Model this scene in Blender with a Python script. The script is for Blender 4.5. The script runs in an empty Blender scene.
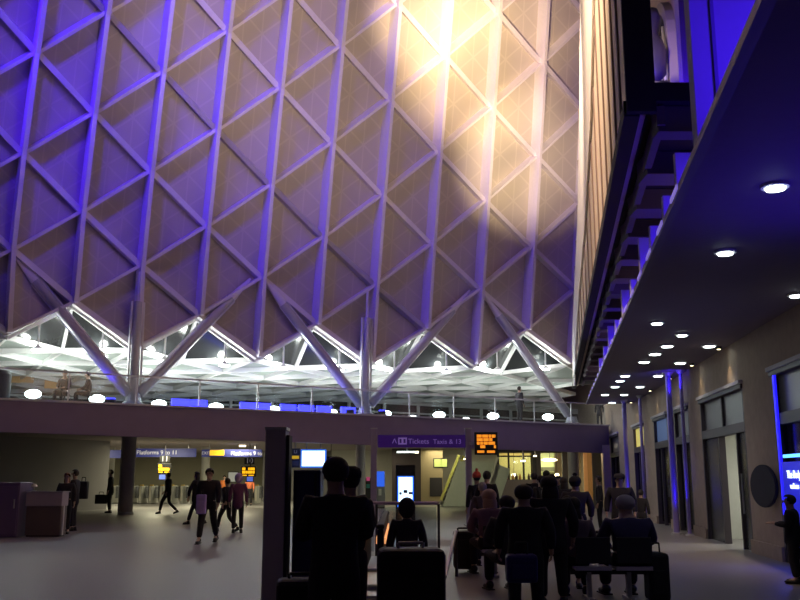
import bpy, bmesh, math, random
import numpy as np
from mathutils import Vector, Matrix
random.seed(7)
R = math.radians
scn = bpy.context.scene
COL = scn.collection

# ------------------------------------------------------------------ camera
F = 900.0; H = 1.6; TILT = math.atan(178/900)
cp, sp = math.cos(TILT), math.sin(TILT)
cam = bpy.data.cameras.new('camera'); cam.sensor_width = 36; cam.lens = F/800*36
cam.clip_end = 400; cam.clip_start = 0.1
camo = bpy.data.objects.new('camera', cam); COL.objects.link(camo)
camo.location = (0, 0, H); camo.rotation_euler = (math.pi/2+TILT, 0, 0)
scn.camera = camo

def ray(px, py):
    u = (px-400)/F; v = (300-py)/F
    return Vector((u, cp - v*sp, sp + v*cp))
def at(px, py, Y):                       # world point seen at a pixel at distance Y
    d = ray(px, py); t = Y/d.y
    return Vector((d.x*t, Y, H + d.z*t))
def atz(px, py, z):
    d = ray(px, py); t = (z-H)/d.z
    return Vector((d.x*t, d.y*t, z))
def ground(px, Y, z=0):                  # point on a level at distance Y, in the column px
    dep = Y*cp + (z-H)*sp
    return Vector(((px-400)/F*dep, Y, z))

# ------------------------------------------------------------------ world, view
w = bpy.data.worlds.new('world'); scn.world = w; w.use_nodes = True
bg = w.node_tree.nodes['Background']
bg.inputs[0].default_value = (0.42, 0.31, 0.50, 1); bg.inputs[1].default_value = 0.036
scn.view_settings.view_transform = 'Standard'; scn.view_settings.look = 'None'
scn.view_settings.exposure = 0.0; scn.view_settings.gamma = 1
scn.view_settings.use_curve_mapping = False

def light(kind, name, loc, energy, color, target=None, size=0.3, spot=60, blend=0.6, size_y=None):
    l = bpy.data.lights.new(name, kind); l.energy = energy; l.color = color
    if kind == 'AREA':
        l.size = size
        if size_y: l.shape = 'RECTANGLE'; l.size_y = size_y
    else:
        l.shadow_soft_size = size
    if kind == 'SPOT': l.spot_size = R(spot); l.spot_blend = blend
    o = bpy.data.objects.new(name, l); COL.objects.link(o); o.location = loc
    if target is not None:
        o.rotation_euler = (Vector(target)-Vector(loc)).to_track_quat('-Z', 'Y').to_euler()
    return o
BLUE = (0.06, 0.012, 1.0); WARM = (1.0, 0.70, 0.36); WHITE = (0.93, 1.0, 0.92); DAY=(0.9,0.95,1.0)
# warm floods on the roof, the last one an added fill
light('SPOT', 'warm_flood_fill', (3.0, 26.0, 12.0), 17000, (1, .72, .38), at(480, 50, 40), 0.3, 38, 1.0)
light('SPOT', 'warm_flood_fill', (5.0, 28.0, 12.0), 13500, (1, .76, .46), at(522, 160, 42), 0.25, 31, 1.0)
light('SPOT', 'warm_flood_fill', (2.0, 26.0, 15.0), 9500, (1, .74, .44), at(425, 5, 38), 0.3, 32, 1.0)
light('SPOT', 'warm_flood_fill', (2, 14.0, 9.0), 8600, (1, .76, .56), at(350, -30, 38), 1.0, 66, 1.0)  # added frontal fill that lifts the whole roof, no fixture of the hall
# blue floodlights that graze the roof from its upper left (placed off the roof surface further down: see blue_graze)

# ------------------------------------------------------------------ materials
MATS = {}
def mat(name, col, rough=0.6, metal=0.0, emit=None, es=0.0, noise=0.0, scale=8.0, trans=0.0, bump=0.0, spec=0.5):
    if name in MATS: return MATS[name]
    m = bpy.data.materials.new(name); m.use_nodes = True; nt = m.node_tree
    b = nt.nodes['Principled BSDF']
    b.inputs['Roughness'].default_value = rough; b.inputs['Metallic'].default_value = metal
    b.inputs['Specular IOR Level'].default_value = spec
    c = (*col, 1); b.inputs['Base Color'].default_value = c
    if trans: b.inputs['Transmission Weight'].default_value = trans; b.inputs['IOR'].default_value = 1.05
    tc = nt.nodes.new('ShaderNodeTexCoord'); n = nt.nodes.new('ShaderNodeTexNoise')
    n.inputs['Scale'].default_value = scale; n.inputs['Detail'].default_value = 4
    nt.links.new(tc.outputs['Object'], n.inputs['Vector'])
    mx = nt.nodes.new('ShaderNodeMix'); mx.data_type = 'RGBA'
    k = max(noise, 0.06)
    mx.inputs['A'].default_value = tuple(x*(1-k) for x in col)+(1,)
    mx.inputs['B'].default_value = tuple(min(1, x*(1+k)) for x in col)+(1,)
    nt.links.new(n.outputs['Fac'], mx.inputs['Factor']); nt.links.new(mx.outputs['Result'], b.inputs['Base Color'])
    if bump:
        bp = nt.nodes.new('ShaderNodeBump'); bp.inputs['Strength'].default_value = bump
        nt.links.new(n.outputs['Fac'], bp.inputs['Height']); nt.links.new(bp.outputs['Normal'], b.inputs['Normal'])
    if emit:
        b.inputs['Emission Color'].default_value = (*emit, 1); b.inputs['Emission Strength'].default_value = es
    MATS[name] = m; return m

def glassmat(name, tint=(0.8, 0.85, 0.9), alpha=0.25, rough=0.08):
    m = bpy.data.materials.new(name); m.use_nodes = True; nt = m.node_tree
    for n in list(nt.nodes): nt.nodes.remove(n)
    o = nt.nodes.new('ShaderNodeOutputMaterial'); mx = nt.nodes.new('ShaderNodeMixShader')
    t = nt.nodes.new('ShaderNodeBsdfTransparent'); g = nt.nodes.new('ShaderNodeBsdfGlossy')
    t.inputs[0].default_value = (*tint, 1); g.inputs['Roughness'].default_value = rough
    g.inputs[0].default_value = (.8, .8, .85, 1); mx.inputs[0].default_value = alpha
    nt.links.new(t.outputs[0], mx.inputs[1]); nt.links.new(g.outputs[0], mx.inputs[2]); nt.links.new(mx.outputs[0], o.inputs[0])
    MATS[name] = m; return m

def cladding():
    m = mat('perforated_cladding', (0.54, 0.48, 0.43), 0.75, noise=.08, scale=.6); nt = m.node_tree
    b = nt.nodes['Principled BSDF']; mx = [n for n in nt.nodes if n.type == 'MIX'][0]
    uv = nt.nodes.new('ShaderNodeUVMap'); uv.uv_map = 'UVMap'
    sx = nt.nodes.new('ShaderNodeSeparateXYZ'); nt.links.new(uv.outputs[0], sx.inputs[0])
    def M(op, a, bb=None):
        n = nt.nodes.new('ShaderNodeMath'); n.operation = op
        for k, v in ((0, a), (1, bb)):
            if v is None: continue
            if isinstance(v, (int, float)): n.inputs[k].default_value = v
            else: nt.links.new(v, n.inputs[k])
        return n.outputs[0]
    hi = M('MULTIPLY', sx.outputs[0], .5)
    fams = [M('ADD', sx.outputs[1], hi), M('SUBTRACT', sx.outputs[1], hi), sx.outputs[0]]
    tot = None
    for f in fams:
        fr = M('FRACT', M('ADD', M('MULTIPLY', f, 3), .5)); d = M('ABSOLUTE', M('SUBTRACT', fr, .5))
        l = M('LESS_THAN', d, .035); tot = l if tot is None else M('MAXIMUM', tot, l)
    m2 = nt.nodes.new('ShaderNodeMix'); m2.data_type = 'RGBA'
    nt.links.new(M('MULTIPLY', tot, .16), m2.inputs['Factor'])
    nt.links.new(mx.outputs['Result'], m2.inputs['A']); m2.inputs['B'].default_value = (.9, .82, .72, 1)
    nt.links.new(m2.outputs['Result'], b.inputs['Base Color'])
    return m

m_clad = cladding()
m_rib = mat('painted_steel_rib', (0.80, 0.74, 0.77), 0.5)
m_white = mat('white_steel', (0.80, 0.80, 0.80), 0.45)
m_steel = mat('brushed_steel', (0.55, 0.55, 0.58), 0.35, 0.6)
m_strut = mat('strut_paint', (0.50, 0.48, 0.54), 0.4, 0.3)
m_dark = mat('dark_metal', (0.03, 0.028, 0.035), 0.6)
m_black = mat('black_plastic', (0.012, 0.012, 0.014), 0.5)
m_darkrib = mat('dark_bracket', (0.20, 0.155, 0.18), 0.7)
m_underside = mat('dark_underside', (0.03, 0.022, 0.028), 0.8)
m_floor = mat('terrazzo_floor', (0.225, 0.21, 0.205), 0.42, noise=.22, scale=30, spec=.4)
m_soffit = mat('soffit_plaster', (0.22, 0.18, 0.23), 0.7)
m_ceil = mat('under_ceiling', (0.33, 0.29, 0.27), 0.8)
m_fascia = mat('mezzanine_fascia', (0.31, 0.24, 0.37), 0.6, noise=.1, scale=2)
m_brick = mat('old_stone', (0.42, 0.32, 0.25), 0.85, noise=.18, scale=5, bump=.2)
m_cream = mat('cream_cladding', (0.80, 0.66, 0.50), 0.6)
m_joint = mat('dark_joint', (0.28, 0.20, 0.17), 0.8)
m_gatewall = mat('gate_back_wall', (0.30, 0.28, 0.20), 0.8, noise=.1, scale=1)
m_greywall = mat('grey_wall', (0.27, 0.26, 0.26), 0.8, noise=.1, scale=1)
m_pale = mat('pale_wall', (0.50, 0.50, 0.44), 0.8)
m_yellow = mat('yellow_sign', (0.85, 0.55, 0.03), 0.5, emit=(1, .6, .03), es=.45)
m_navy = mat('navy_sign', (0.02, 0.025, 0.14), 0.5, emit=(.03, .04, .35), es=.12)
m_purple = mat('purple_sign', (0.035, 0.01, 0.10), 0.5, emit=(.06, .01, .25), es=.18)
m_letter = mat('sign_letters', (.6, .6, .65), .6, emit=(.8, .75, .9), es=.12)
m_dimletter = mat('dim_sign_letters', (.3, .2, .5), .6, emit=(.4, .25, .8), es=.25)
m_orange = mat('orange_led', (.9, .35, .02), .5, emit=(1, .30, .02), es=.95)
m_amber = mat('amber_led', (1, .6, .02), .5, emit=(1, .48, .01), es=1.1)
m_blackboard = mat('board_black', (.01, .01, .01), .5)
m_screen = mat('screen_white', (.7, .85, 1), .3, emit=(.55, .78, 1), es=2.4)
m_screenb = mat('screen_blue_frame', (.02, .1, .5), .3, emit=(.03, .16, .9), es=.9)
m_bluesign = mat('blue_lit_sign', (.02, .04, .8), .3, emit=(.015, .02, 1), es=.45)
m_bluepanel = mat('blue_kiosk', (.012, .012, .09), .45)
m_lamp = mat('lamp_glow', (1, 1, 1), .5, emit=(.92, 1, .95), es=14)
m_down = mat('downlight_glow', (1, 1, 1), .5, emit=(.85, 1, .95), es=7)
m_warmlamp = mat('warm_lamp_glow', (1, .9, .6), .5, emit=(1, .85, .5), es=5)
m_blueled = mat('blue_led_glow', (.1, .1, 1), .5, emit=(.03, .03, 1), es=5)
m_shopglow = mat('lit_shop_interior', (.75, .65, .30), .7)
m_green = mat('lit_green_sign', (.5, .6, .2), .7, emit=(.6, .7, .2), es=.25)
m_glassdark = mat('night_glass', (0.02, 0.022, 0.024), 0.15)
m_canopy = mat('fritted_glass', (0.34, 0.40, 0.37), 0.5, noise=.3, scale=.7)
m_glass = glassmat('clear_glass', (.85, .9, .92), .10)
m_shopglass = glassmat('shop_glass', (.55, .56, .60), .16, .12)
m_curtain = mat('pale_column', (.62, .58, .62), .6)
m_display = mat('display_white', (.7, .7, .66), .7)
m_poster = mat('blue_poster', (.10, .17, .35), .6, emit=(.12, .2, .45), es=.25)
m_rubber = mat('black_rubber', (.015, .015, .015), .7)
m_escl = mat('escalator_light', (.9, .5, .2), .5, emit=(1, .42, .16), es=.9)
m_yrail = mat('yellow_rail', (.7, .62, .15), .35, .3)
def frost():
    m = bpy.data.materials.new('frosted_panel'); m.use_nodes = True; nt = m.node_tree
    for n in list(nt.nodes): nt.nodes.remove(n)
    o = nt.nodes.new('ShaderNodeOutputMaterial'); mx = nt.nodes.new('ShaderNodeMixShader')
    t = nt.nodes.new('ShaderNodeBsdfTranslucent'); d = nt.nodes.new('ShaderNodeBsdfDiffuse')
    t.inputs[0].default_value = (.75, .75, .85, 1); d.inputs[0].default_value = (.6, .6, .7, 1)
    nt.links.new(t.outputs[0], mx.inputs[1]); nt.links.new(d.outputs[0], mx.inputs[2]); nt.links.new(mx.outputs[0], o.inputs[0])
    return m
m_frost = frost()

# ------------------------------------------------------------------ helpers
WM = {}
class MB:
    def __init__(s): s.b = bmesh.new()
    def box(s, c, size, rotz=0, M=None):
        vs = bmesh.ops.create_cube(s.b, size=1)['verts']
        T = Matrix.Translation(Vector(c)) @ Matrix.Rotation(rotz, 4, 'Z') @ Matrix.Diagonal((*size, 1))
        if M is not None: T = M @ T
        bmesh.ops.transform(s.b, matrix=T, verts=vs); return s
    def beam(s, p, q, w, h, n=(0, 0, 1), shift=0.0):
        """bar from p to q, width w across, height h along n (offset by shift*n)"""
        p, q, n = Vector(p), Vector(q), Vector(n)
        d = (q-p).normalized(); n = (n - d*n.dot(d)).normalized(); a = d.cross(n)
        vs = []
        for e in (p, q):
            for i, j in ((-1, -1), (1, -1), (1, 1), (-1, 1)):
                vs.append(s.b.verts.new(e + a*(w/2*i) + n*(shift + h/2*j)))
        for f in ((0, 1, 2, 3), (7, 6, 5, 4), (0, 4, 5, 1), (1, 5, 6, 2), (2, 6, 7, 3), (3, 7, 4, 0)):
            s.b.faces.new([vs[i] for i in f])
        return s
    def tube(s, p, q, r, r2=None, seg=14):
        p, q = Vector(p), Vector(q); d = q-p; L = d.length
        if L < 1e-6: return s
        T = Matrix.Translation((p+q)/2) @ d.to_track_quat('Z', 'Y').to_matrix().to_4x4()
        bmesh.ops.create_cone(s.b, cap_ends=True, segments=seg, radius1=r, radius2=r if r2 is None else r2, depth=L, matrix=T)
        return s
    def ball(s, c, r, sc=(1, 1, 1), seg=14, M=None):
        T = Matrix.Translation(Vector(c)) @ Matrix.Diagonal((*sc, 1))
        if M is not None: T = M @ T
        bmesh.ops.create_uvsphere(s.b, u_segments=seg, v_segments=max(8, seg*2//3), radius=r, matrix=T); return s
    def poly(s, pts, up=None, th=0.0):
        """polygon, optionally extruded by vector up*th"""
        a = [s.b.verts.new(Vector(p)) for p in pts]
        s.b.faces.new(a)
        if up is not None:
            b = [s.b.verts.new(Vector(p)+Vector(up)*th) for p in pts]
            s.b.faces.new(b[::-1]); n = len(pts)
            for i in range(n): s.b.faces.new((a[i], a[(i+1) % n], b[(i+1) % n], b[i]))
        return s
    def lathe(s, prof, c=(0, 0, 0), seg=18, sc=(1, 1)):
        rings = []
        for r, z in prof:
            rings.append([s.b.verts.new((c[0]+r*sc[0]*math.cos(2*math.pi*k/seg), c[1]+r*sc[1]*math.sin(2*math.pi*k/seg), c[2]+z)) for k in range(seg)])
        for a, b in zip(rings, rings[1:]):
            for k in range(seg): s.b.faces.new((a[k], a[(k+1) % seg], b[(k+1) % seg], b[k]))
        s.b.faces.new(rings[0][::-1]); s.b.faces.new(rings[-1]); return s
    def build(s, name, m, parent=None, label=None, bevel=0, smooth=False, local=False):
        bmesh.ops.recalc_face_normals(s.b, faces=s.b.faces)
        me = bpy.data.meshes.new(name); s.b.to_mesh(me); s.b.free()
        me.materials.append(m)
        return link(name, me, parent, label, bevel, smooth, local)
def link(name, me, parent=None, label=None, bevel=0, smooth=False, local=False):
    o = bpy.data.objects.new(name, me); COL.objects.link(o)
    if parent is not None:
        if not local: me.transform(WM[parent].inverted())
        WM[o] = WM[parent]
        o.parent = parent
    else:
        WM[o] = Matrix.Identity(4)
    if smooth:
        for p in me.polygons: p.use_smooth = True
    if bevel:
        mo = o.modifiers.new('bevel', 'BEVEL'); mo.width = bevel; mo.segments = 2; mo.limit_method = 'ANGLE'
    if label: o['label'] = label
    return o
def thing(name, label, cat, loc=(0, 0, 0), rz=0, group=None):
    o = bpy.data.objects.new(name, None); COL.objects.link(o); o.empty_display_size = .2
    o.location = loc; o.rotation_euler = (0, 0, rz)
    WM[o] = Matrix.Translation(Vector(loc)) @ Matrix.Rotation(rz, 4, 'Z')
    o['label'] = label; o['category'] = cat
    if group: o['group'] = group
    return o
def tag(o, label, cat, group=None):
    o['label'] = label; o['category'] = cat
    if group: o['group'] = group
    return o
def struct(o): o['kind'] = 'structure'; return o
def dup(root, loc, rz=None, label=None, group=None):
    r = root.copy(); COL.objects.link(r); r.location = loc
    if rz is not None: r.rotation_euler = (0, 0, rz)
    if label: r['label'] = label
    if group: r['group'] = group
    for ch in list(root.children):
        c = ch.copy(); COL.objects.link(c); c.parent = r
        for g in ch.children:
            d = g.copy(); COL.objects.link(d); d.parent = c
    WM[r] = Matrix.Translation(Vector(loc)) @ Matrix.Rotation(r.rotation_euler.z, 4, 'Z')
    return r
def text(s, size, M, m, name, parent, ext=.006, align='CENTER'):
    cu = bpy.data.curves.new('t', 'FONT'); cu.body = s; cu.size = size; cu.extrude = ext
    cu.align_x = align; cu.align_y = 'CENTER'; cu.resolution_u = 3
    o = bpy.data.objects.new('t', cu); COL.objects.link(o)
    me = bpy.data.meshes.new_from_object(o.evaluated_get(bpy.context.evaluated_depsgraph_get()))
    bpy.data.objects.remove(o); bpy.data.curves.remove(cu)
    me.transform(M); me.materials.clear(); me.materials.append(m)
    return link(name, me, parent)
def facing(p, yaw=0):                      # text / sign frame standing upright and facing -Y
    return Matrix.Translation(Vector(p)) @ Matrix.Rotation(yaw, 4, 'Z') @ Matrix.Rotation(math.pi/2, 4, 'X')

# ================================================================== STRUCTURE
struct(MB().poly([(-60, -6, 0), (30, -6, 0), (30, 84, 0), (-60, 84, 0)], (0, 0, -1), .3).build('floor', m_floor))

# ---- mezzanine (slab edge runs obliquely across the hall)
def L(x): return 39.4 + .65*x
LD = Vector((.8384, .5450, 0)); LN = Vector((-.5450, .8384, 0))     # along the edge, outward behind it
def edge(x, back=0, z=0): return Vector((x, L(x), z)) + LN*back
def edge_px(px, py, back=0):             # on the vertical plane "back" metres behind the edge
    d = ray(px, py); Y0 = 39.4 + back/.8384
    t = Y0/(d.y - .65*d.x); return Vector((d.x*t, d.y*t, H+d.z*t))
MZ = 4.2
xl, xr = -34, 10.65
b = MB()
b.poly([edge(xl, .1, 3.5), edge(xr, .1, 3.5), (12, 84, 3.5), (-60, 84, 3.5), (-60, L(xl), 3.5)], (0, 0, 1), MZ-3.5-.02)
struct(b.build('ceiling', m_ceil))
b = MB()
seg = 12
for k in range(seg):
    x0 = xl+(xr-xl)*k/seg; x1 = xl+(xr-xl)*(k+1)/seg
    z0 = 3.12-.012*(x0+13); z1 = 3.12-.012*(x1+13)
    a = [edge(x0, 0, z0), edge(x1, 0, z1), edge(x1, 0, MZ), edge(x0, 0, MZ)]
    c = [p+LN*.35 for p in a]
    v = [b.b.verts.new(p) for p in a+c]
    for f in ((0, 1, 2, 3), (7, 6, 5, 4), (0, 4, 5, 1), (3, 2, 6, 7)): b.b.faces.new([v[i] for i in f])
struct(b.build('trim_1', m_fascia))
b = MB()
b.beam(edge(xl, -.02, MZ+.03), edge(xr, -.02, MZ+.03), .12, .07)
struct(b.build('trim_2', m_white))

# glass balustrade on the mezzanine edge
bal = thing('glass_balustrade', 'long clear glass balustrade with white rail on the edge of the mezzanine', 'railing', edge(-12, .15, MZ))
MB().beam(edge(xl, .15, MZ+1.1), edge(xr, .15, MZ+1.1), .06, .06).build('handrail', m_white, bal)
n = 22
for k in range(n):
    x0 = xl+(xr-xl)*k/n; x1 = xl+(xr-xl)*(k+1)/n
    MB().beam(edge(x0+.05, .15, MZ+.56), edge(x1-.05, .15, MZ+.56), .02, .95).build('glass_panel', m_glass, bal)
    MB().box(edge(x0, .15, MZ+.55), (.05, .05, 1.08), .576).build('post', m_steel, bal)

# ---- roof shell nodes
TAB = {0: [(0, 6, 335), (1, 13, 253), (2, 19, 150), (3, 30, 45)],
       1: [(.5, 73, 307), (1.5, 81, 210), (2.5, 92, 112), (3.5, 101, 7.5)],
       2: [(0, 139, 347), (1, 141, 268), (2, 150, 172), (3, 161, 71)],
       3: [(.5, 195, 317), (1.5, 204, 225), (2.5, 214, 129), (3.5, 225, 30)],
       4: [(0, 249, 354), (1, 257, 276), (2, 264, 184), (3, 274, 86)],
       5: [(.5, 310, 326), (1.5, 318, 236), (2.5, 327, 142), (3.5, 338, 43)],
       6: [(0, 366, 360), (1, 370, 284), (2, 378, 193), (3, 389, 99), (4, 398, 2)],
       7: [(.5, 420, 330), (1.5, 426, 240), (2.5, 432, 148), (3.5, 441, 56)],
       8: [(0, 468, 366), (1, 474, 292), (2, 477, 200), (3, 484, 107), (4, 492, 7.5)],
       9: [(.5, 524, 332), (1.5, 528, 248), (2.5, 532, 154), (3.5, 537, 62)],
       10: [(0, 570, 364), (1, 574, 288), (2, 578, 204), (3, 579, 109), (4, 580, 13)]}
rows, xs, ys = [], [], []
def basis(i, r):
    e = math.exp(-r)
    return [1, i, i*i, r, r*i, e, e*i]
for i, l in TAB.items():
    for r, x, y in l: rows.append(basis(i, r)); xs.append(x); ys.append(y)
A = np.array(rows); cx = np.linalg.lstsq(A, np.array(xs), rcond=None)[0]; cy = np.linalg.lstsq(A, np.array(ys), rcond=None)[0]
def node(i, r):
    bb = basis(i, r); px = float(np.dot(bb, cx)); py = float(np.dot(bb, cy))
    d = ray(px, py); t = (39.4+1.8)/(d.y - .65*d.x)
    f = 1 - .013*max(0, r-.6)**2
    t *= f
    return Vector((d.x*t, d.y*t, H+d.z*t))
_n = {}
def N(i, r):
    if (i, r) not in _n: _n[(i, r)] = node(i, r)
    return _n[(i, r)]
def normal(i, r):                          # towards the hall
    a = N(i+1, r+.5)-N(i-1, r-.5); c = N(i-1, r+.5)-N(i+1, r-.5)
    n = a.cross(c).normalized()
    return n if n.y < 0 else -n
I0, I1, RT = -4, 10, 7
def rlist(i): return [r for r in ([k for k in range(0, RT)] if i % 2 == 0 else [k+.5 for k in range(0, RT-1)])]
b = MB(); uvl = b.b.loops.layers.uv.new('UVMap')
vc = {}
def V(i, r):
    if (i, r) not in vc: vc[(i, r)] = b.b.verts.new(N(i, r))
    return vc[(i, r)]
def tri(*k):
    try: f = b.b.faces.new([V(*q) for q in k])
    except ValueError: return
    for lp, q in zip(f.loops, k): lp[uvl].uv = q
for i in range(I0, I1):
    for a, c in ((i, i+1), (i+1, i)):
        for r in rlist(a):
            if r+1 in rlist(a) and r+.5 in rlist(c): tri((a, r), (a, r+1), (c, r+.5))
shell = b.build('ceiling', m_clad)
struct(shell)
def dot_above(o):  # solid thickness to the outer side
    mo = o.modifiers.new('thick', 'SOLIDIFY'); mo.thickness = .12; mo.offset = 1
lat = thing('roof_lattice', 'white steel diagonal lattice of ribs and beams covering the curved roof', 'roof frame', N(4, 0))
for i in range(I0, I1+1):
    b = MB(); rl = rlist(i)
    for r0, r1 in zip(rl, rl[1:]):
        nn = (normal(i, r0)+normal(i, r1)).normalized()
        b.beam(N(i, r0), N(i, r1), .16, .68, nn, .34)
    b.build('rib', m_rib, lat)
def diag(sign, start_i, start_r, name):
    b = MB(); i, r = start_i, start_r; cnt = 0
    while True:
        j, q = i+1, r+.5*sign
        if j > I1 or q < 0 or q > RT-1: break
        nn = (normal(i, r)+normal(j, q)).normalized()
        b.beam(N(i, r), N(j, q), .21 if sign < 0 else .12, .40 if sign < 0 else .50, nn, .20 if sign < 0 else .25); cnt += 1
        i, r = j, q
    if cnt: b.build(name, m_rib, lat)
    else: b.b.free()
for r in range(0, RT): diag(1, I0, r, 'rising_beam')
for i in range(I0+2, I1, 2): diag(1, i, 0, 'rising_beam')
for r in range(1, RT): diag(-1, I0, r, 'falling_beam')
for i in range(I0+1, I1): 
    if i % 2 and True: diag(-1, i, RT-1.5, 'falling_beam')

for (i_, r_, off, e_, ti, tr_, cone) in ((-4, 4, 1.3, 4200, 3, 2.8, 65), (0, 4.8, 1.2, 1700, 5, 2.8, 75), (5, 4.8, 1.2, 500, 8, 2.8, 60)):
    light('SPOT', 'blue_graze', N(i_, r_)+normal(i_, r_)*off, e_, BLUE, N(ti, tr_)+normal(ti, 2)*.3, .3, cone, .8)

for i_, e_ in ((-3, 4200), (-1, 4000), (1, 2700), (3, 1800), (6, 800), (8, 220)):
    light('SPOT', 'blue_downlight', N(i_, 5.9 if i_ % 2 == 0 else 5.5)+normal(i_, 5)*1.0, e_, BLUE, N(i_+2, 3.0)+normal(i_+2, 3)*1.2, .2, 50, 1.0)

# ---- outer flat canopy beyond the shell, lit white by the lamps
def C(i, k):                                # k = rows outward
    base = N(i, 0) if i % 2 == 0 else (N(i-1, 0)+N(i+1, 0))/2
    return Vector((base.x, base.y, min(base.z, 7.1))) + LN*(3.3*k) - Vector((0, 0, .13*k))
def CN(i, k): return N(i, 0) if k == 0 else (N(i, .5) if k == -.5 else C(i, k))
can = thing('canopy_lattice', 'bright white triangulated canopy behind the bottom of the curved roof', 'roof frame', C(4, 2))
bd, bw = MB(), MB()
K = 5; CI = 16
def inside(*ps): return all(q.x < 5.3+.117*q.y for q in ps)
for i in range(I0, CI):
    for a, c in ((i, i+1), (i+1, i)):
        ks = [k-.5 for k in range(0, K+1)] if a % 2 else list(range(0, K+1))
        for k in ks:
            k2 = k+1; cc = k+.5
            lim = K if a % 2 == 0 else K-.5
            if k2 > lim or cc < (-.5 if c % 2 else 0): continue
            tgt = bd if k < .4 and a % 2 else bw
            if i < I1 or inside(CN(a, k), CN(a, k2), CN(c, cc)): tgt.poly([CN(a, k), CN(a, k2), CN(c, cc)])
bd.build('dark_glass', m_glassdark, can, 'dark triangular panes showing the night outside')
bw.build('white_glass', m_canopy, can, 'pale fritted glass panes')
up = Vector((0, 0, -1))
for i in range(I0, CI+1):
    ks = [k-.5 for k in range(0, K+1)] if i % 2 else list(range(0, K+1))
    b = MB()
    for k in ks:
        if k+1 <= K and (i <= I1 or inside(CN(i, k), CN(i, k+1))): b.beam(CN(i, k), CN(i, k+1), .10, .18, up, .1)
    b.build('spoke_beam', m_white, can) if len(b.b.verts) else b.b.free()
for s_ in (1, -1):
    starts = [(i, -.5 if i % 2 else 0) for i in range(I0, CI+1)]
    e0 = I0 if s_ > 0 else CI
    starts += [(e0, k) for k in range(1, K)]
    for i, k in starts:
        if i % 2 == 0 and k == 0 and i != e0: continue
        b = MB(); a_, q_ = i, k; n_ = 0
        while I0 <= a_+s_ <= CI and q_+.5 <= K:
            if max(a_, a_+s_) <= I1 or inside(CN(a_, q_), CN(a_+s_, q_+.5)):
                b.beam(CN(a_, q_), CN(a_+s_, q_+.5), .13, .20, up, .1); n_ += 1
            a_ += s_; q_ += .5
        if n_: b.build('diagonal_beam', m_white, can)
        else: b.b.free()

# back glazing of the mezzanine
BK = 16.2
fac = thing('rear_glazing', 'long glazed wall with white rails at the back of the mezzanine', 'glass wall', edge(-8, BK, MZ))
MB().beam(edge(xl, BK+.2, 5.4), edge(xr+14, BK+.2, 5.4), .1, 2.4).build('glass', m_glassdark, fac)
for z, h, w_ in ((6.45, .35, .25), (5.75, .10, .14), (4.5, .5, .2)):
    MB().beam(edge(xl, BK, z), edge(xr+14, BK, z), w_, h).build('rail', m_white, fac)
for k in range(24):
    MB().box(edge(xl+k*2.2, BK-.05, 5.4), (.12, .2, 2.4), .576).build('mullion', m_white, fac)
for (px, w_) in ((16, 1.2), (29, 1.2), (52, 1.0)):
    p = edge_px(px, 378, BK-.5); 
o_ = mat('orange_banner', (.45, .24, .08), .7)
for px, lab in ((15, 'leftmost of the three ochre banners hanging under the canopy'), (28, 'middle one of the three ochre banners under the canopy'), (51, 'rightmost of the three ochre banners, lower than the others')):
    p = edge_px(px, 374 if px < 40 else 380, 11)
    t = thing('banner', lab, 'banner', p, .576, 'ochre banners under the canopy')
    MB().box(p, (.55, .03, .8), .576).build('cloth', o_, t)
    MB().beam(p-LD*.3+Vector((0, 0, .42)), p+LD*.3+Vector((0, 0, .42)), .05, .05).build('rod', m_steel, t)
    MB().beam(p+Vector((0, 0, .42)), Vector((p.x, p.y, 6.8)), .02, .02, (1, 0, 0)).build('hanger', m_steel, t)

# ---- tree columns holding the shell
def tree_column(foot, tops, vert_top, label):
    t = thing('tree_column', label, 'column', foot, 0, 'branching steel columns on the mezzanine edge')
    MB().lathe([(.42, 0), (.42, .12), (.3, .2), (.25, .45)], foot).build('foot', m_strut, t)
    f = foot+Vector((0, 0, .3))
    for tp in tops:
        d = (tp-f)
        a = f+d*.04; q = f+d*.80
        MB().tube(a, q, .19, seg=18).build('strut', m_strut, t, smooth=False)
        n_ = Vector((0, -1, 0))
        MB().tube(q, f+d*.98, .19, .05, seg=18).build('strut_tip', m_rib, t)
        side = d.cross(n_).normalized()
        for s_ in (-1, 1):
            MB().beam(a+side*.2*s_, q+side*.2*s_, .04, .10, n_).build('fin', m_white, t)
    if vert_top:
        q = vert_top
        MB().tube(f, q, .17, seg=18).build('mast', m_strut, t)
        for s_ in (-1, 1):
            MB().beam(f+LD*.24*s_, q+LD*.24*s_, .06, .12, LN).build('fin', m_white, t)
        MB().tube(q, q+(vert_top-foot).normalized()*1.2, .06, .05).build('tip', m_rib, t)
f1 = edge_px(133, 402, .8); f1.z = MZ
f2 = edge_px(365, 414, .8); f2.z = MZ
f3 = edge_px(572, 424, .8); f3.z = MZ
f0 = edge_px(-105, 392, .8); f0.z = MZ
def vt(px, py, back): return edge_px(px, py, back)
tree_column(f1, [N(0, 1), N(4, 1)+Vector((-.2, -.3, 0))], vt(138, 302, .9), 'branching steel column standing left, above the round concourse pillar')
tree_column(f2, [N(4, 1)+Vector((.2, -.3, 0)), N(8, 1)+Vector((-.2, -.3, 0))], vt(367, 318, .9), 'branching steel column standing at the middle of the mezzanine')
tree_column(f3, [N(8, 1)+Vector((.2, -.3, 0))], None, 'single slanting steel strut rising left from the mezzanine\'s right end')
tree_column(f0, [N(0, 1)+Vector((-.2, -.3, 0))], None, 'slanting strut entering at the left picture edge')

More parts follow.
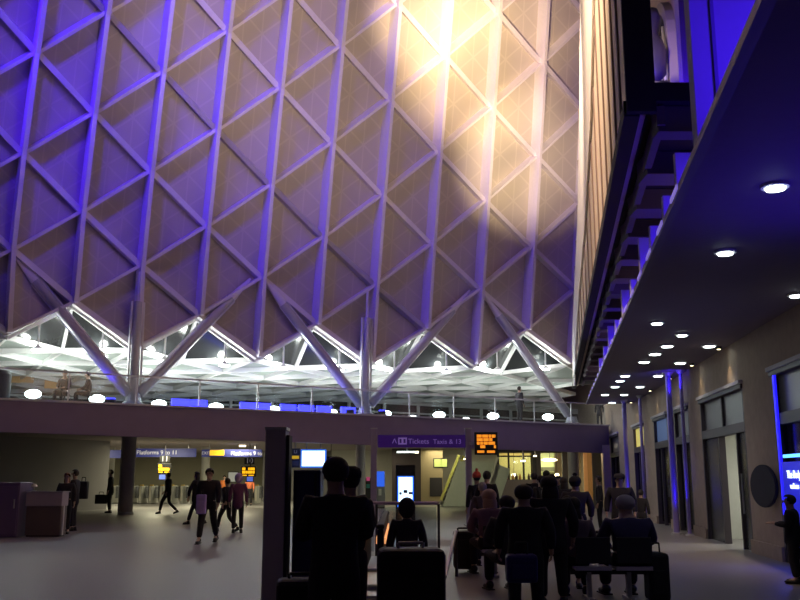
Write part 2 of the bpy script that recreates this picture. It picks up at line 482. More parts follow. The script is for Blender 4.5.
# blue floods at column feet and blue led battens on the slab
def flood(p, label, aim):
    t = thing('floodlight', label, 'lamp', p, 0, 'blue floodlights on the mezzanine edge')
    MB().box(p+Vector((0, 0, .14)), (.34, .2, .22)).build('housing', m_dark, t, bevel=.02)
    MB().box(p+Vector((0, 0, .27)), (.3, .16, .04)).build('lens', m_blueled, t)
    light('SPOT', 'flood_beam', p+Vector((0, -.1, .35)), 110, BLUE, aim, .15, 75, .8)
flood(f1+Vector((-.65, -.6, 0)), 'blue floodlight left of the left branching column\'s foot', N(1, 1.5))
flood(f2+Vector((-.6, -.8, 0)), 'blue floodlight left of the middle branching column\'s foot', N(4, 1))
flood(f2+Vector((.75, -.1, 0)), 'blue floodlight right of the middle branching column\'s foot', N(8, 1))
k = 0
names = ['leftmost', 'second', 'third', 'fourth', 'fifth', 'sixth', 'seventh', 'rightmost']
for px in (180, 198, 248, 262, 288, 306, 324, 348):
    p = edge_px(px, 412, 1.6); p.z = MZ
    t = thing('led_batten', names[k]+' of the blue led battens on the mezzanine floor left of the middle column', 'lamp', p, .576, 'blue led battens'); k += 1
    MB().box(p+Vector((0, 0, .06)), (.85, .14, .12), .576).build('casing', m_dark, t)
    MB().box(p+Vector((0, 0, .28)), (.72, .10, .36), .576).build('diffuser', m_blueled, t)

# pendants at the zigzag edge and low globe lamps
cnt = 0
ordn = ['first', 'second', 'third', 'fourth', 'fifth', 'sixth', 'seventh', 'eighth', 'ninth', 'tenth']
proto = None
for i in range(-1, 10):
    a = N(i, 0 if i % 2 == 0 else .5); c = N(i+1, .5 if i % 2 == 0 else 0)
    mid = (a+c)/2
    lp = mid-Vector((0, 0, 1.15))
    if i < 0: continue
    t = thing('pendant_lamp', ordn[cnt]+' from the left of the hanging white lamps under the roof\'s zigzag edge', 'lamp', lp, .576, 'hanging lamps under the zigzag roof edge')
    MB().tube(mid, lp+Vector((0, 0, .1)), .035, seg=8).build('rod', m_white, t)
    MB().lathe([(.05, .16), (.16, .05), (.20, 0)], lp).build('shade', m_white, t)
    MB().ball(lp-Vector((0, 0, .03)), .15, (1.5, 1, .45)).build('bulb', m_lamp, t, smooth=True)
    light('POINT', 'pendant_light', lp+LN*.6+Vector((0, 0, .1)), 150, WHITE, size=.15)
    cnt += 1
cnt = 0
for px, py in ((33, 394), (97, 399), (159, 404), (216, 407), (274, 410), (331, 413), (385, 414), (439, 415), (493, 416), (548, 417)):
    p = edge_px(px, py, 5.5)
    t = thing('bollard_lamp', ordn[cnt]+' from the left of the bright low lamps on the mezzanine floor', 'lamp', (p.x, p.y, MZ), 0, 'low lamps along the mezzanine'); cnt += 1
    MB().tube((p.x, p.y, MZ), (p.x, p.y, p.z-.1), .05, seg=8).build('post', m_steel, t)
    MB().ball(p, .25, (1.3, 1, .72)).build('globe', m_lamp, t, smooth=True)
    light('POINT', 'globe_light', p+Vector((0, 0, .5)), 60, WHITE, size=.25)
for px, py, lab in ((187, 408, 'small floor lamp between the third and fourth low lamps'), (413, 417, 'small floor lamp right of the middle column'), (466, 419, 'small floor lamp left of the person on the mezzanine')):
    p = edge_px(px, py, 3.5)
    t = thing('floor_lamp', lab, 'lamp', (p.x, p.y, MZ), 0, 'small floor lamps on the mezzanine')
    MB().box((p.x, p.y, (MZ+p.z-.05)/2), (.12, .12, p.z-MZ-.05)).build('post', m_steel, t)
    MB().ball(p, .13, (1.5, 1, .6)).build('globe', m_lamp, t, smooth=True)

# ================================================================== RIGHT SIDE BUILDING
WD = Vector((.1162, .9932, 0)).normalized(); WN = Vector((-WD.y, WD.x, 0))
def W(Y, z=0, out=0):
    return Vector((5.36+.117*Y, Y, z)) + WN*out
def wY(px): return 4917/(px-507)
SZ = 4.7
def wbox(Y0, Y1, z0, z1, o0, o1):          # list of 8 corners -> prism along the wall
    return [W(Y0, z0, o0), W(Y1, z0, o0), W(Y1, z0, o1), W(Y0, z0, o1)], z1-z0
def WB(mb, Y0, Y1, z0, z1, o0, o1):
    p, h = wbox(Y0, Y1, z0, z1, o0, o1); mb.poly(p, (0, 0, 1), h); return mb
# wall with shop openings
bays = [(3.0, 8.5), (10.2, 18.1), (wY(748.5), wY(704)), (wY(692), wY(677)), (wY(670), wY(656)), (wY(646), wY(635)), (43.5, 47)]
b = MB(); prev = -6
for (a, c) in bays:
    WB(b, prev, a, 0, SZ, -.5, 0); WB(b, a, c, 3.72, SZ, -.5, 0); prev = c
WB(b, prev, 84, 0, SZ, -.5, 0)
WB(b, -6, 84, SZ, 24, -.5, 0)
struct(b.build('wall_right', m_brick))
b = MB(); prev = -6
for (a, c) in bays: WB(b, prev, a, 0, .28, 0, .06); prev = c
WB(b, prev, 60, 0, .28, 0, .06)
struct(b.build('baseboard_right', m_brick))
# canopy / balcony soffit along the building
def E(Y, z=SZ): return Vector((1.52+.168*Y, Y, z))     # its free edge
b = MB()
YE = 38.5
b.poly([E(-6), E(YE), W(YE, SZ), W(-6, SZ)], (0, 0, 1), .06)
struct(b.build('ceiling_right', m_soffit))
b = MB(); b.beam(E(-6, SZ+.03), E(YE, SZ+.03), .10, .09); struct(b.build('trim_3', mat('edge_trim', (.16, .13, .22), .5)))
# blue lit fins standing on the soffit edge and a tall end panel
m_fin = mat('pale_fin', (.55, .52, .62), .6)
fx = ['nearest', 'second nearest', 'third', 'fourth', 'fifth', 'sixth', 'seventh', 'eighth', 'ninth', 'tenth', 'farthest']
for k, (x_, y_) in enumerate(((679, 204), (665, 233), (652, 262), (641, 285), (631, 306), (622, 325), (614, 341), (607, 356), (602, 367), (597, 377))):
    p = atz(x_, y_, SZ+.06); Yf = p.y
    hh = (.62, .5, .55, .8, .5, .75, .5, .8, .6, .6)[k]
    o = MB().box(E(Yf, SZ+.06+hh/2)+Vector((.36, 0, 0)), (.66, .08, hh)).build('edge_fin', m_fin)
    tag(o, fx[k]+' of the low blue lit fins standing along the soffit edge', 'fin', 'fins along the soffit edge')
    light('AREA', 'fin_led', E(Yf-.55, SZ+.12)+Vector((.35, 0, 0)), 3.5+Yf*.2, BLUE, E(Yf, SZ+.9)+Vector((.35, 0, 0)), .3)
t = thing('end_panel', 'tall flat panel lit deep blue above the near part of the soffit', 'panel', E(8.5, SZ+.06)+Vector((1.7, 0, 0)))
MB().box(E(8.5, SZ+2.2)+Vector((1.6, 0, 0)), (3.2, .15, 4.25)).build('board', mat('end_board', (.50, .48, .58), .6), t)
for q in (.22, .9, 1.7, 2.6): MB().box(E(8.5, SZ+2.2)+Vector((q, -.09, 0)), (.035, .03, 4.2)).build('batten', mat('end_batten', (.25, .22, .34), .6), t)
light('AREA', 'end_panel_flood', E(6.6, SZ+.5)+Vector((1.6, 0, 0)), 70, BLUE, E(8.5, SZ+2.0)+Vector((1.1, 0, 0)), .8)

# dashes of led along the edge
Y = 9.5; k = 0
while Y < 36:
    o = MB().beam(E(Y, SZ+.055)+Vector((-.06, 0, 0)), E(Y+.55, SZ+.055)+Vector((-.06, 0, 0)), .02, .05).build('led_strip', mat('violet_led', (.5, .4, .9), .5, emit=(.35, .25, .9), es=.5))
    tag(o, 'short violet led strip in the row along the soffit edge', 'lamp', 'violet led strips on the soffit edge'); Y += 1.4

# upper storey over the balcony: cream clad tower wall with bracketed dark underside
UZ = 6.3; UY = 10.7; UE = 46
def U(Y, z=UZ, o=0): return Vector((2.89+.169*(Y-10.7)+o, Y, z))
def onU(px, py, o=0):                      # where a sight line meets the tower wall plane
    d = ray(px, py); t = (2.89+o-.169*10.7)/(d.x-.169*d.y); return Vector((d.x*t, d.y*t, H+d.z*t))
prof = [onU(*q) for q in ((573, 386), (572, 345), (574, 290), (577, 225), (579, 120), (580, 20))] + [U(19.5, 17.5), U(18, 22)]
b = MB(); b.poly([U(UY)]+prof+[U(UY, 22)], (1, 0, 0), .27)
struct(b.build('wall_tower', m_cream))
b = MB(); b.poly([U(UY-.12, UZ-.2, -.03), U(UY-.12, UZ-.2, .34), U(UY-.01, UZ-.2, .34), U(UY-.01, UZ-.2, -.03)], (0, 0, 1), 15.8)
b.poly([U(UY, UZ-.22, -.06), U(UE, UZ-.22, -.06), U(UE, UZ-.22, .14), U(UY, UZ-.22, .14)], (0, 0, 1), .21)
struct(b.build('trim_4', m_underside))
def far_z_limit(Y):                        # height of the wall at distance Y
    for a_, c_ in zip(prof, prof[1:]):
        if c_.y <= Y <= a_.y: return a_.z+(c_.z-a_.z)*(a_.y-Y)/max(1e-6, a_.y-c_.y)
    return 21.9
b = MB(); Y = UY+.9; k = 0
while Y < 40:
    zt = min(21.9, far_z_limit(Y)-.1)
    if zt > UZ+.3: b.box(U(Y, (UZ+zt)/2, -.012), (.03, .05, zt-UZ))
    Y += .95+.14*k; k += 1
struct(b.build('trim_5', m_joint))
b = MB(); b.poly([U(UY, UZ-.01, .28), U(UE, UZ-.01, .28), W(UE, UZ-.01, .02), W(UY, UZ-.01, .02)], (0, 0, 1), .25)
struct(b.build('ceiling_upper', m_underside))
brk = thing('bracket_row', 'row of dark cross beams under the projecting upper storey', 'beams', U(20, UZ-.3, 1))
Y = UY+.3; k = 0
while Y < 42:
    MB().beam(U(Y, UZ-.19, .36), W(Y, UZ-.19, .06), .55 if k else .3, .34).build('beam', m_darkrib, brk); Y += 1.75; k += 1
for k in range(1):
    MB().beam(U(UY+.1, UZ-.16, .42), U(44, UZ-.16, .42), .10, .25).build('edge_beam', m_darkrib, brk)
# bright curved pilaster where the roof meets the tower
b = MB(); pr2 = [onU(573, 386, -.06)]+[onU(x_, y_, -.06) for x_, y_ in ((572.5, 345), (574, 290), (577, 225), (579, 120), (580, 20), (580, -60))]
pr3 = [onU(x_, y_, -.06) for x_, y_ in ((592.5, -60), (592, 20), (590, 120), (584.5, 225), (579, 290), (575.5, 345), (574.5, 386))]
b.poly(pr2+pr3, (1, 0, 0), .05)
struct(b.build('trim_6', mat('pilaster_cream', (.88, .82, .74), .5)))
light('SPOT', 'tower_wash', (-1.5, 14, 15), 7500, (1, .72, .50), U(16, 11), .3, 70, .9)
light('SPOT', 'tower_wash', (0.0, 20, 14), 5500, (1, .75, .6), U(24, 12), .3, 60, .9)
for Yq in (13, 19, 27, 36):
    light('AREA', 'underside_fill', E(Yq, SZ+.3)+Vector((1.6, 0, 0)), 3+Yq*.15, (.75, .5, .75), U(Yq, 6.3, 2), 1.2)  # added fill lights to brighten the cross beams, no lamps here
light('SPOT', 'old_facade_blue', (5.8, 21, 9.5), 2200, BLUE, W(27, 14), .3, 110, .9)

# arched old window high on the old facade (seen above the upper slab)
def arch_window(Yc, w_, z0, hgt, name, label):
    t = thing(name, label, 'window', W(Yc, z0))
    b = MB(); n_ = 12
    prof_o = []; prof_i = []
    for k in range(n_+1):
        a = math.pi*k/n_
        prof_o.append((math.cos(a)*(w_/2+.35), hgt+math.sin(a)*(w_/2+.35))); prof_i.append((math.cos(a)*w_/2, hgt+math.sin(a)*w_/2))
    prof_o = [(w_/2+.35, 0)]+prof_o+[(-w_/2-.35, 0)]; prof_i = [(w_/2, 0)]+prof_i+[(-w_/2, 0)]
    for k in range(len(prof_o)-1):
        q = [prof_o[k], prof_o[k+1], prof_i[k+1], prof_i[k]]
        if len(set(q)) < 3: continue
        b.poly([W(Yc+a_, z0+z_, .01) for a_, z_ in q], WN, .25)
    b.build('surround', mat('stone_trim', (.25, .21, .22), .8), t)
    g = MB(); g.poly([W(Yc+a_, z0+z_, .02) for a_, z_ in prof_i], WN, .04); g.build('pane', m_glassdark, t)
    b = MB()
    for a_ in (-w_/4, 0, w_/4): b.beam(W(Yc+a_, z0, .08), W(Yc+a_, z0+hgt+w_*.4, .08), .07, .07, WN)
    for z_ in (hgt*.33, hgt*.66, hgt): b.beam(W(Yc-w_/2, z0+z_, .08), W(Yc+w_/2, z0+z_, .08), .07, .07, WN)
    b.build('glazing_bars', m_curtain, t)
arch_window(26.5, 2.6, 11.5, 3.2, 'arched_window', 'old arched window high on the brick facade above the dark underside')
o = MB().beam(W(22, 9.0, .3), W(22, 18, .3), .5, .5, WN).build('downpipe', mat('weathered_pipe', (.25, .21, .22), .7)); tag(o, 'thick pale pipe rising on the old facade above the dark underside', 'pipe')
o = MB(); o.lathe([(.16, 0), (.36, .2), (.42, .9), (.30, 1.3), (.18, 1.5), (.30, 2.0), (.22, 2.3)], W(25, 13.2, .7)); 
for k in range(5): o.beam(W(25, 13.2, .3+.1*k), W(25, 12.2+.2*k, .05), .12, .12, WN)
o = o.build('wall_bracket', mat('aged_bronze', (.10, .09, .12), .4, .4), smooth=True); tag(o, 'bulbous bronze bracket beside the old arched window', 'bracket')

# downlights in the soffit
pts = [(775, 185), (725, 251), (796, 294), (657, 322), (682, 334), (709, 345), (667, 345), (655, 353), (644, 361), (680, 362),
       (625, 375), (658, 375), (620, 380), (615, 386), (640, 386), (605, 394), (624, 394), (612, 402)]
pts = [(x_, y_, atz(x_, y_, SZ)) for x_, y_ in pts]
desc = ['nearest and highest of the round soffit downlights', 'second nearest downlight of the row along the soffit edge', 'round downlight at the right picture edge, nearest the wall',
 'downlight third along the soffit edge row, left end of its cluster', 'downlight right of the third edge row lamp, nearer the wall', 'downlight closest to the wall in the middle of the soffit',
 'downlight midway across the soffit, below and left of the wall side lamp', 'downlight of the edge row just beyond the cluster of three', 'downlight of the edge row, left of the one near the shop cornice', 'downlight above the blue lit wall pole, near the wall',
 'far downlight topmost of the last staggered group, edge row', 'far downlight on the wall side of the last group', 'far downlight second in the last group of the edge row', 'far downlight third in the last group of the edge row', 'far downlight right of the third in the last group',
 'far downlight leftmost of the last group', 'far downlight over the person on the mezzanine, right of pair', 'farthest downlight, lowest in the picture, above the mezzanine end']
for (x_, y_, p), ds in zip(pts, desc):
    t = thing('downlight', ds, 'lamp', p, 0, 'round downlights in the soffit')
    r_ = .12 if p.y < 20 else .15
    MB().lathe([(r_+.03, 0), (r_+.03, -.03), (r_, -.035)], p).build('rim', m_white, t)
    MB().lathe([(r_*.9, -.036), (r_*.85, -.055)], p).build('lens', m_down, t)
    light('SPOT', 'downlight_beam', p-Vector((0, 0, .12)), 16, (.95, .95, 1), p-Vector((0, 0, 3)), .08, 95, .7)
# wall washers making scallops over the shop cornices
for px, lb in ((737, 'over the right half of the first shop front'), (707, 'over the left edge of the first shop front'), (683, 'over the narrow shop window'), (661, 'over the blue poster window'), (640, 'over the farthest lit window')):
    p = W(wY(px), SZ-.01, .22)
    t = thing('wall_washer', 'small warm recessed lamp washing the wall '+lb, 'lamp', p, 0, 'wall washers')
    MB().lathe([(.07, 0), (.07, -.05), (.05, -.06)], p).build('body', m_dark, t)
    MB().lathe([(.045, -.061), (.04, -.07)], p).build('lens', m_warmlamp, t)
    light('SPOT', 'washer_beam', p-Vector((0, 0, .1)), 14, (1, .75, .38), p-Vector((0, 0, 1))-WN*.12, .02, 55, .3)

# ---- shop fronts
m_frame = mat('shop_frame', (.07, .055, .07), .5)
def shopfront(idx, a, c, label, transom=2.85, mull=2, door=None, lit=None, poster=None, display=False):
    t = thing('storefront', label, 'shop front', W(a, 0))
    b = MB()
    WB(b, a, c, 3.60, 3.72, -.2, .05); WB(b, a, c, transom-.22, transom, -.2, .0)
    WB(b, a, a+.10, 0, 3.6, -.2, .0); WB(b, c-.10, c, 0, 3.6, -.2, .0)
    b.build('frame', m_frame, t)
    b = MB(); WB(b, a-.05, c+.05, 3.70, 3.78, 0, .09); b.build('cornice', m_curtain, t)
    tr = MB(); WB(tr, a+.1, c-.1, transom, 3.6, -.12, -.10); tr.build('transom_pane', poster or mat('transom_glass', (.20, .19, .20), .35), t)
    b = MB()
    for k in range(1, mull):
        q = a+(c-a)*k/mull; WB(b, q-.04, q+.04, transom, 3.6, -.16, -.04)
    b.build('mullion', m_frame, t)
    if door:
        d0, d1 = door
        b = MB(); WB(b, a+.1, d0, 0, transom-.22, -.14, -.08); dr = b.build('door', mat('dark_glass_door', (.045, .045, .05), .25), t, 'dark closed glass door leaf')
        b = MB(); WB(b, d1, c-.1, 0, transom-.22, -.14, -.08); b.build('door', MATS['dark_glass_door'], t, 'dark closed glass door leaf')
        for q in (d0, d1):
            b = MB(); WB(b, q-.04, q+.04, 0, transom-.22, -.18, -.02); b.build('jamb', m_frame, t)
        b = MB(); b.beam(W(d0-.25, .8, -.02), W(d0-.25, 1.7, -.02), .03, .03, WN); b.build('door_handle', m_steel, dr)
    else:
        b = MB(); WB(b, a+.1, c-.1, .1, transom-.22, -.14, -.12); b.build('pane', m_shopglass, t)
        b = MB(); q = a+(c-a)*.62; WB(b, q-.04, q+.04, 0, transom-.22, -.16, -.04); b.build('mullion', m_frame, t)
    # interior box behind
    b = MB(); WB(b, a, c, 0, 3.6, -3.6, -3.5); WB(b, a, a+.05, 0, 3.6, -3.5, -.5); WB(b, c-.05, c, 0, 3.6, -3.5, -.5); WB(b, a, c, 3.6, 3.65, -3.6, -.5)
    b.build('interior', lit or m_greywall, t)
    return t
Bs = bays
s0 = shopfront(0, *Bs[0], 'shop front nearest the viewer, beyond the right picture edge')
s1 = shopfront(1, *Bs[1], 'shop window with blue lit sign at the right picture edge', mull=3)
s2 = shopfront(2, *Bs[2], 'shop front with open lit doorway right of the narrow window', door=(Bs[2][0]+.95, Bs[2][0]+2.75), mull=2, lit=m_pale)
s3 = shopfront(3, *Bs[3], 'narrow shop window behind the violet steel pole', mull=1)
s4 = shopfront(4, *Bs[4], 'shop window with blue poster in its transom and white base display', mull=1, poster=m_poster)
s5 = shopfront(5, *Bs[5], 'shop window with yellow lit transom beside the farther violet pole', mull=1, poster=mat('yellow_lit_transom', (.7, .6, .2), .5, emit=(.85, .7, .15), es=.5))
s6 = shopfront(6, *Bs[6], 'farthest dark shop window under the mezzanine', mull=1)
c_ = Bs[2]; pm = W((c_[0]+c_[1])/2, 2.9, -2.0)
light('AREA', 'shop_light', pm, 110, (.95, .95, .85), pm-Vector((0, 0, 3)), 1.2)
pm = W((Bs[4][0]+Bs[4][1])/2, 2.9, -1.5); light('AREA', 'shop_light', pm, 8, (.9, .95, .85), pm-Vector((0, 0, 3)), 1)
pm = W((Bs[3][0]+Bs[3][1])/2, 2.9, -1.5); light('AREA', 'shop_light', pm, 3, (.9, .95, .85), pm-Vector((0, 0, 3)), 1)
pm = W(15.5, 3.2, -1.5); light('AREA', 'shop_light', pm, 4, (.5, .5, .9), pm-Vector((0, 0, 3)), 1)
# transom lettering-like lights of shop 2: shelf with merchandise inside
sh = thing('display_shelf', 'tall white display shelf with goods inside the open lit doorway', 'shelf', W(Bs[2][0]+2.6, 0, -2.2))
for z in (.1, .6, 1.1, 1.6, 2.1):
    b = MB(); WB(b, Bs[2][0]+2.0, Bs[2][0]+4.2, z, z+.04, -2.5, -2.0); b.build('shelf', m_display, sh)
for q in (2.0, 4.2):
    b = MB(); WB(b, Bs[2][0]+q-.03, Bs[2][0]+q+.03, 0, 2.2, -2.5, -2.0); b.build('side_panel', m_display, sh)
gd = 0
for z in (.14, .64, 1.14, 1.64):
    for q in range(6):
        Yq = Bs[2][0]+2.2+q*.33
        b = MB(); WB(b, Yq, Yq+.18, z, z+.18+.12*((q*7+int(z*10)) % 3), -2.35, -2.1)
        o = b.build('goods_box', [mat('goods_a', (.55, .5, .4), .7), mat('goods_b', (.2, .1, .08), .7), mat('goods_c', (.12, .14, .22), .7)][(q+int(z*3)) % 3])
        tag(o, 'small packaged box on the white shelf inside the lit doorway', 'box', 'goods on the shelf in the doorway')
# display plinth in bay 4
b = MB(); WB(b, Bs[4][0]+.15, Bs[4][1]-.15, .95, 1.35, -1.0, -.35); WB(b, Bs[4][0]+.25, Bs[4][1]-.25, .0, .5, -1.0, -.4); WB(b, Bs[4][0]+.9, Bs[4][1]-.9, .5, .95, -.8, -.6)
o = b.build('display_plinth', m_display); tag(o, 'white window display plinth behind the glass under the blue poster', 'display')
# violet lit steel poles along the wall line
def pole(px, Y, top, label, r=.085):
    p = ground(px, Y)
    t = thing('steel_pole', label, 'pole', p, 0, 'slim steel poles by the shops')
    MB().tube(p+Vector((0, 0, .05)), (p.x, p.y, top), r).build('shaft', mat('violet_pole', (.30, .24, .62), .35, .4), t)
    MB().lathe([(r+.07, 0), (r+.07, .04), (r+.02, .06)], p).build('base_plate', m_steel, t)
    MB().lathe([(r+.02, -.10), (r+.08, 0)], (p.x, p.y, top)).build('cap', m_steel, t)
    return t
pole(677, 26.8, SZ-.005, 'violet steel pole in front of the narrow shop window')
pole(690, 26.2, SZ-.005, 'darker slim steel pole right of the violet one', .05)
pole(629.5, 36.5, SZ-.005, 'farther violet steel pole left of the yellow lit window')
pole(646, 34.5, SZ-.005, 'slim steel pole right of the yellow lit window', .06)
for p_, e_ in ((ground(672, 25.8, 1.0), 8), (ground(626, 34.5, 1.2), 10), (ground(676, 26.0, 4.2), 6)):
    light('SPOT', 'pole_blue', p_, e_*5, BLUE, p_+Vector((.25, 1.4, .9)), .05, 110, .8)
# blue sign & blue strip
def wallM(Y, z, out):                      # frame on the wall, x axis runs toward the viewer's right (= -WD)
    M = Matrix(((-WD.x, 0, WN.x), (-WD.y, 0, WN.y), (0, 1, 0))).to_4x4()
    return Matrix.Translation(W(Y, z, out)) @ M
t = thing('shop_sign', 'glowing blue upright sign in the window at the right picture edge', 'sign', W(17.2, 1.0, .05))
b = MB(); WB(b, 16.2, 17.75, .35, 1.9, -.05, .03); b.build('panel', m_bluesign, t)
b = MB(); WB(b, 16.3, 17.6, 1.98, 2.04, .0, .04); b.build('light_bar', mat('cyan_bar', (.1, .4, 1), .5, emit=(.1, .4, 1), es=2.5), t)
text('The Body', .21, wallM(17.0, 1.66, .05), mat('sign_white', (.8, .9, 1), .5, emit=(.7, .85, 1), es=1.8), 'lettering', t)
text('wellness', .15, wallM(17.0, 1.45, .05), MATS['sign_white'], 'lettering', t)
light('AREA', 'sign_glow', W(16.6, 1.0, .25), 12, (.04, .05, 1), W(17.0, .6, 3), 1.0)
t = thing('pier_edge_glow', 'glowing strip standing for blue sign light on the right edge of the stone pier', 'lamp', W(18.15, 0, .02))
b = MB(); WB(b, 17.78, 17.88, .9, 3.6, .0, .04); b.build('strip', mat('blue_strip', (.02, .02, .8), .5, emit=(.015, .01, 1), es=1.5), t)  # emissive strip stands in for the sign's blue light on the pier edge
b = MB(); WB(b, 17.74, 17.92, 0, 3.6, -.02, -.001); b.build('backing', m_dark, t)
# round dark disc sign on an arm
dp = at(764, 486, 18.55)
t = thing('round_sign', 'dark round sign projecting from the stone pier near the right edge', 'sign', dp)
Md = Matrix.Translation(dp) @ Matrix.Rotation(R(-76), 4, 'Z') @ Matrix.Rotation(R(90), 4, 'X')
b = MB(); bmesh.ops.create_cone(b.b, cap_ends=True, segments=32, radius1=.40, radius2=.40, depth=.07, matrix=Md); b.build('disc', mat('dark_disc', (.035, .03, .035), .6), t)
b = MB(); bmesh.ops.create_cone(b.b, cap_ends=True, segments=32, radius1=.425, radius2=.425, depth=.04, matrix=Md); b.build('rim', m_dark, t)
MB().tube(dp, W(dp.y+.25, dp.z, 0), .025).build('arm', m_dark, t)
light('AREA', 'blue_soffit_glow', Vector((5.0, 9.5, 3.0)), 22, BLUE, Vector((4.8, 9, 4.7)), 2.5)

# ================================================================== UNDER THE MEZZANINE
# rear wall
b = MB(); b.box((-30, 70, 1.75), (60, .3, 3.5)); struct(b.build('wall_back', m_gatewall))
b = MB(); b.box((-17.5, 43.5, 1.75), (.3, 10, 3.5), R(-25)); struct(b.build('wall_left', m_greywall))
b = MB(); b.box((-60+.2, 39, 12), (.3, 90, 24)); struct(b.build('wall_outer', m_greywall))
def col(px, Y, r, m, label, top=3.49, fin=True):
    p = ground(px, Y); t = thing('column', label, 'column', p)
    MB().tube(p+Vector((0, 0, .12)), (p.x, p.y, top), r, seg=24).build('shaft', m, t, smooth=False)
    MB().lathe([(r+.05, 0), (r+.05, .1), (r+.01, .13)], p, seg=24).build('base', m_steel, t)
    if fin: MB().box((p.x-r-.02, p.y-.02, top/2), (.06, .06, top-.1)).build('light_edge', m_white, t)
    return t
col(125.5, 41.2, .30, mat('pillar_grey', (.50, .46, .46), .6), 'round grey pillar with a pale left edge under the mezzanine')
col(204, 57, .26, m_pale, 'pale round pillar by the ticket gates left of the walking man', fin=False)
col(109, 57.5, .20, m_pale, 'thin pale pillar behind the man with a briefcase', fin=False)
col(47.5, 52, .14, m_pale, 'thinnest pale pillar behind the two people at the desk', fin=False)
col(360, 48, .26, m_curtain, 'thick white column left of the gantry\'s left post', fin=False)
col(575, 50, .30, m_curtain, 'white column right of the bright cafe window', fin=False)
# ceiling lights under mezzanine
for px, Y, e in ((80, 50, 150), (160, 50, 170), (240, 52, 190), (200, 62, 140), (110, 62, 120), (300, 60, 80), (385, 58, 50), (560, 58, 45), (595, 52, 30), (440, 60, 45)):
    p = ground(px, Y, 3.42)
    light('AREA', 'ceiling_light', p, e*1.5, (1, .93, .62) if px < 320 else (1, .88, .55), p-Vector((0, 0, 3)), 1.6)
for (px, py, w_, lb) in ((242.5, 446, .35, 'small square ceiling lamp above the platform 10 sign'), (70, 446.5, .5, 'ceiling lamp left of the grey pillar, nearer one'), (80, 452.5, .4, 'ceiling lamp left of the grey pillar, farther one'),
                     (523, 461, .28, 'small ceiling lamp in front of the wide shop glazing'), (590, 455, .3, 'small warm ceiling lamp right of the white column'), (464, 459, .2, 'tiny ceiling lamp left of the gantry post'), (535, 456, .2, 'tiny ceiling lamp left of the bright cafe window')):
    d = ray(px, py); t_ = (3.44-H)/d.z
    if d.y*t_ > 66: t_ = 60/d.y
    p = Vector((d.x*t_, d.y*t_, H+d.z*t_))
    t = thing('ceiling_lamp', lb, 'lamp', p)
    MB().box(p, (w_, w_*.6, .08)).build('diffuser', m_warmlamp if px != 523 else m_down, t)
    MB().beam(p+Vector((0, 0, .04)), Vector((p.x, p.y, 3.5)), .05, .05, (1, 0, 0)).build('stem', m_steel, t)
t = thing('strip_light', 'long thin ceiling strip light above the portrait screen', 'lamp', at(408, 452, 46))
p = at(407, 452, 46); MB().box(p, (1.0, .2, .06)).build('diffuser', m_down, t); MB().box(p+Vector((.5, 0, -.01)), (.16, .24, .1)).build('end_cap', m_warmlamp, t)
MB().box((p.x, p.y, (p.z+3.5)/2), (.05, .05, 3.5-p.z)).build('stem', m_steel, t)
p = at(3, 446, 42); t = thing('wall_lamp', 'bright small wall lamp at the left picture edge', 'lamp', p)
MB().ball(p, .13).build('globe', m_down, t, smooth=True); MB().box((p.x, p.y+.2, p.z), (.08, .4, .08)).build('bracket', m_steel, t)

# ticket gates
def gate_proto(p, label):
    t = thing('ticket_gate', label, 'ticket gate', p, 0, 'ticket gates')
    x, y, z = p
    b = MB(); b.box((x, y, .55), (.20, 1.6, 1.1)); cb = b.build('cabinet', mat('gate_steel', (.55, .55, .50), .35, .3), t, bevel=.05)
    MB().box((x, y-.82, .62), (.10, .04, .9)).build('end_panel', mat('gate_pale', (.75, .72, .6), .5), t)
    MB().box((x, y-.5, 1.15), (.18, .3, .06)).build('card_reader', mat('gate_yellow', (.7, .45, .05), .5), cb)
    MB().box((x+.22, y, .7), (.24, .04, .75)).build('paddle', m_shopglass, t)
    MB().box((x-.22, y, .7), (.24, .04, .75)).build('paddle', m_shopglass, t)
    return t
g0 = None; gi = 0
gpx = [72, 82, 93, 103, 113.5, 133, 143, 153, 163.5, 173.5, 184, 194.5, 215, 225.5, 236, 246.5, 257.5]
gl = ['leftmost of the steel ticket gates', 'second ticket gate from the left, beside the leftmost', 'third ticket gate from the left', 'ticket gate just left of the man with a briefcase', 'ticket gate hidden half behind the man with a briefcase', 'first ticket gate right of the round grey pillar', 'second ticket gate right of the round grey pillar', 'third ticket gate right of the grey pillar', 'ticket gate behind the striding man', 'ticket gate just right of the striding man', 'ticket gate between the striding man and walking woman', 'ticket gate left of the pale round pillar', 'first ticket gate right of the pale round pillar', 'ticket gate beside the left staff member in orange', 'ticket gate behind the woman in purple', 'ticket gate beside the right staff member in orange', 'rightmost ticket gate next to the tall grey totem']
for px, lb in zip(gpx, gl):
    p = ground(px, 59.5)
    if g0 is None: g0 = gate_proto(p, lb)
    else: dup(g0, p, label=lb)
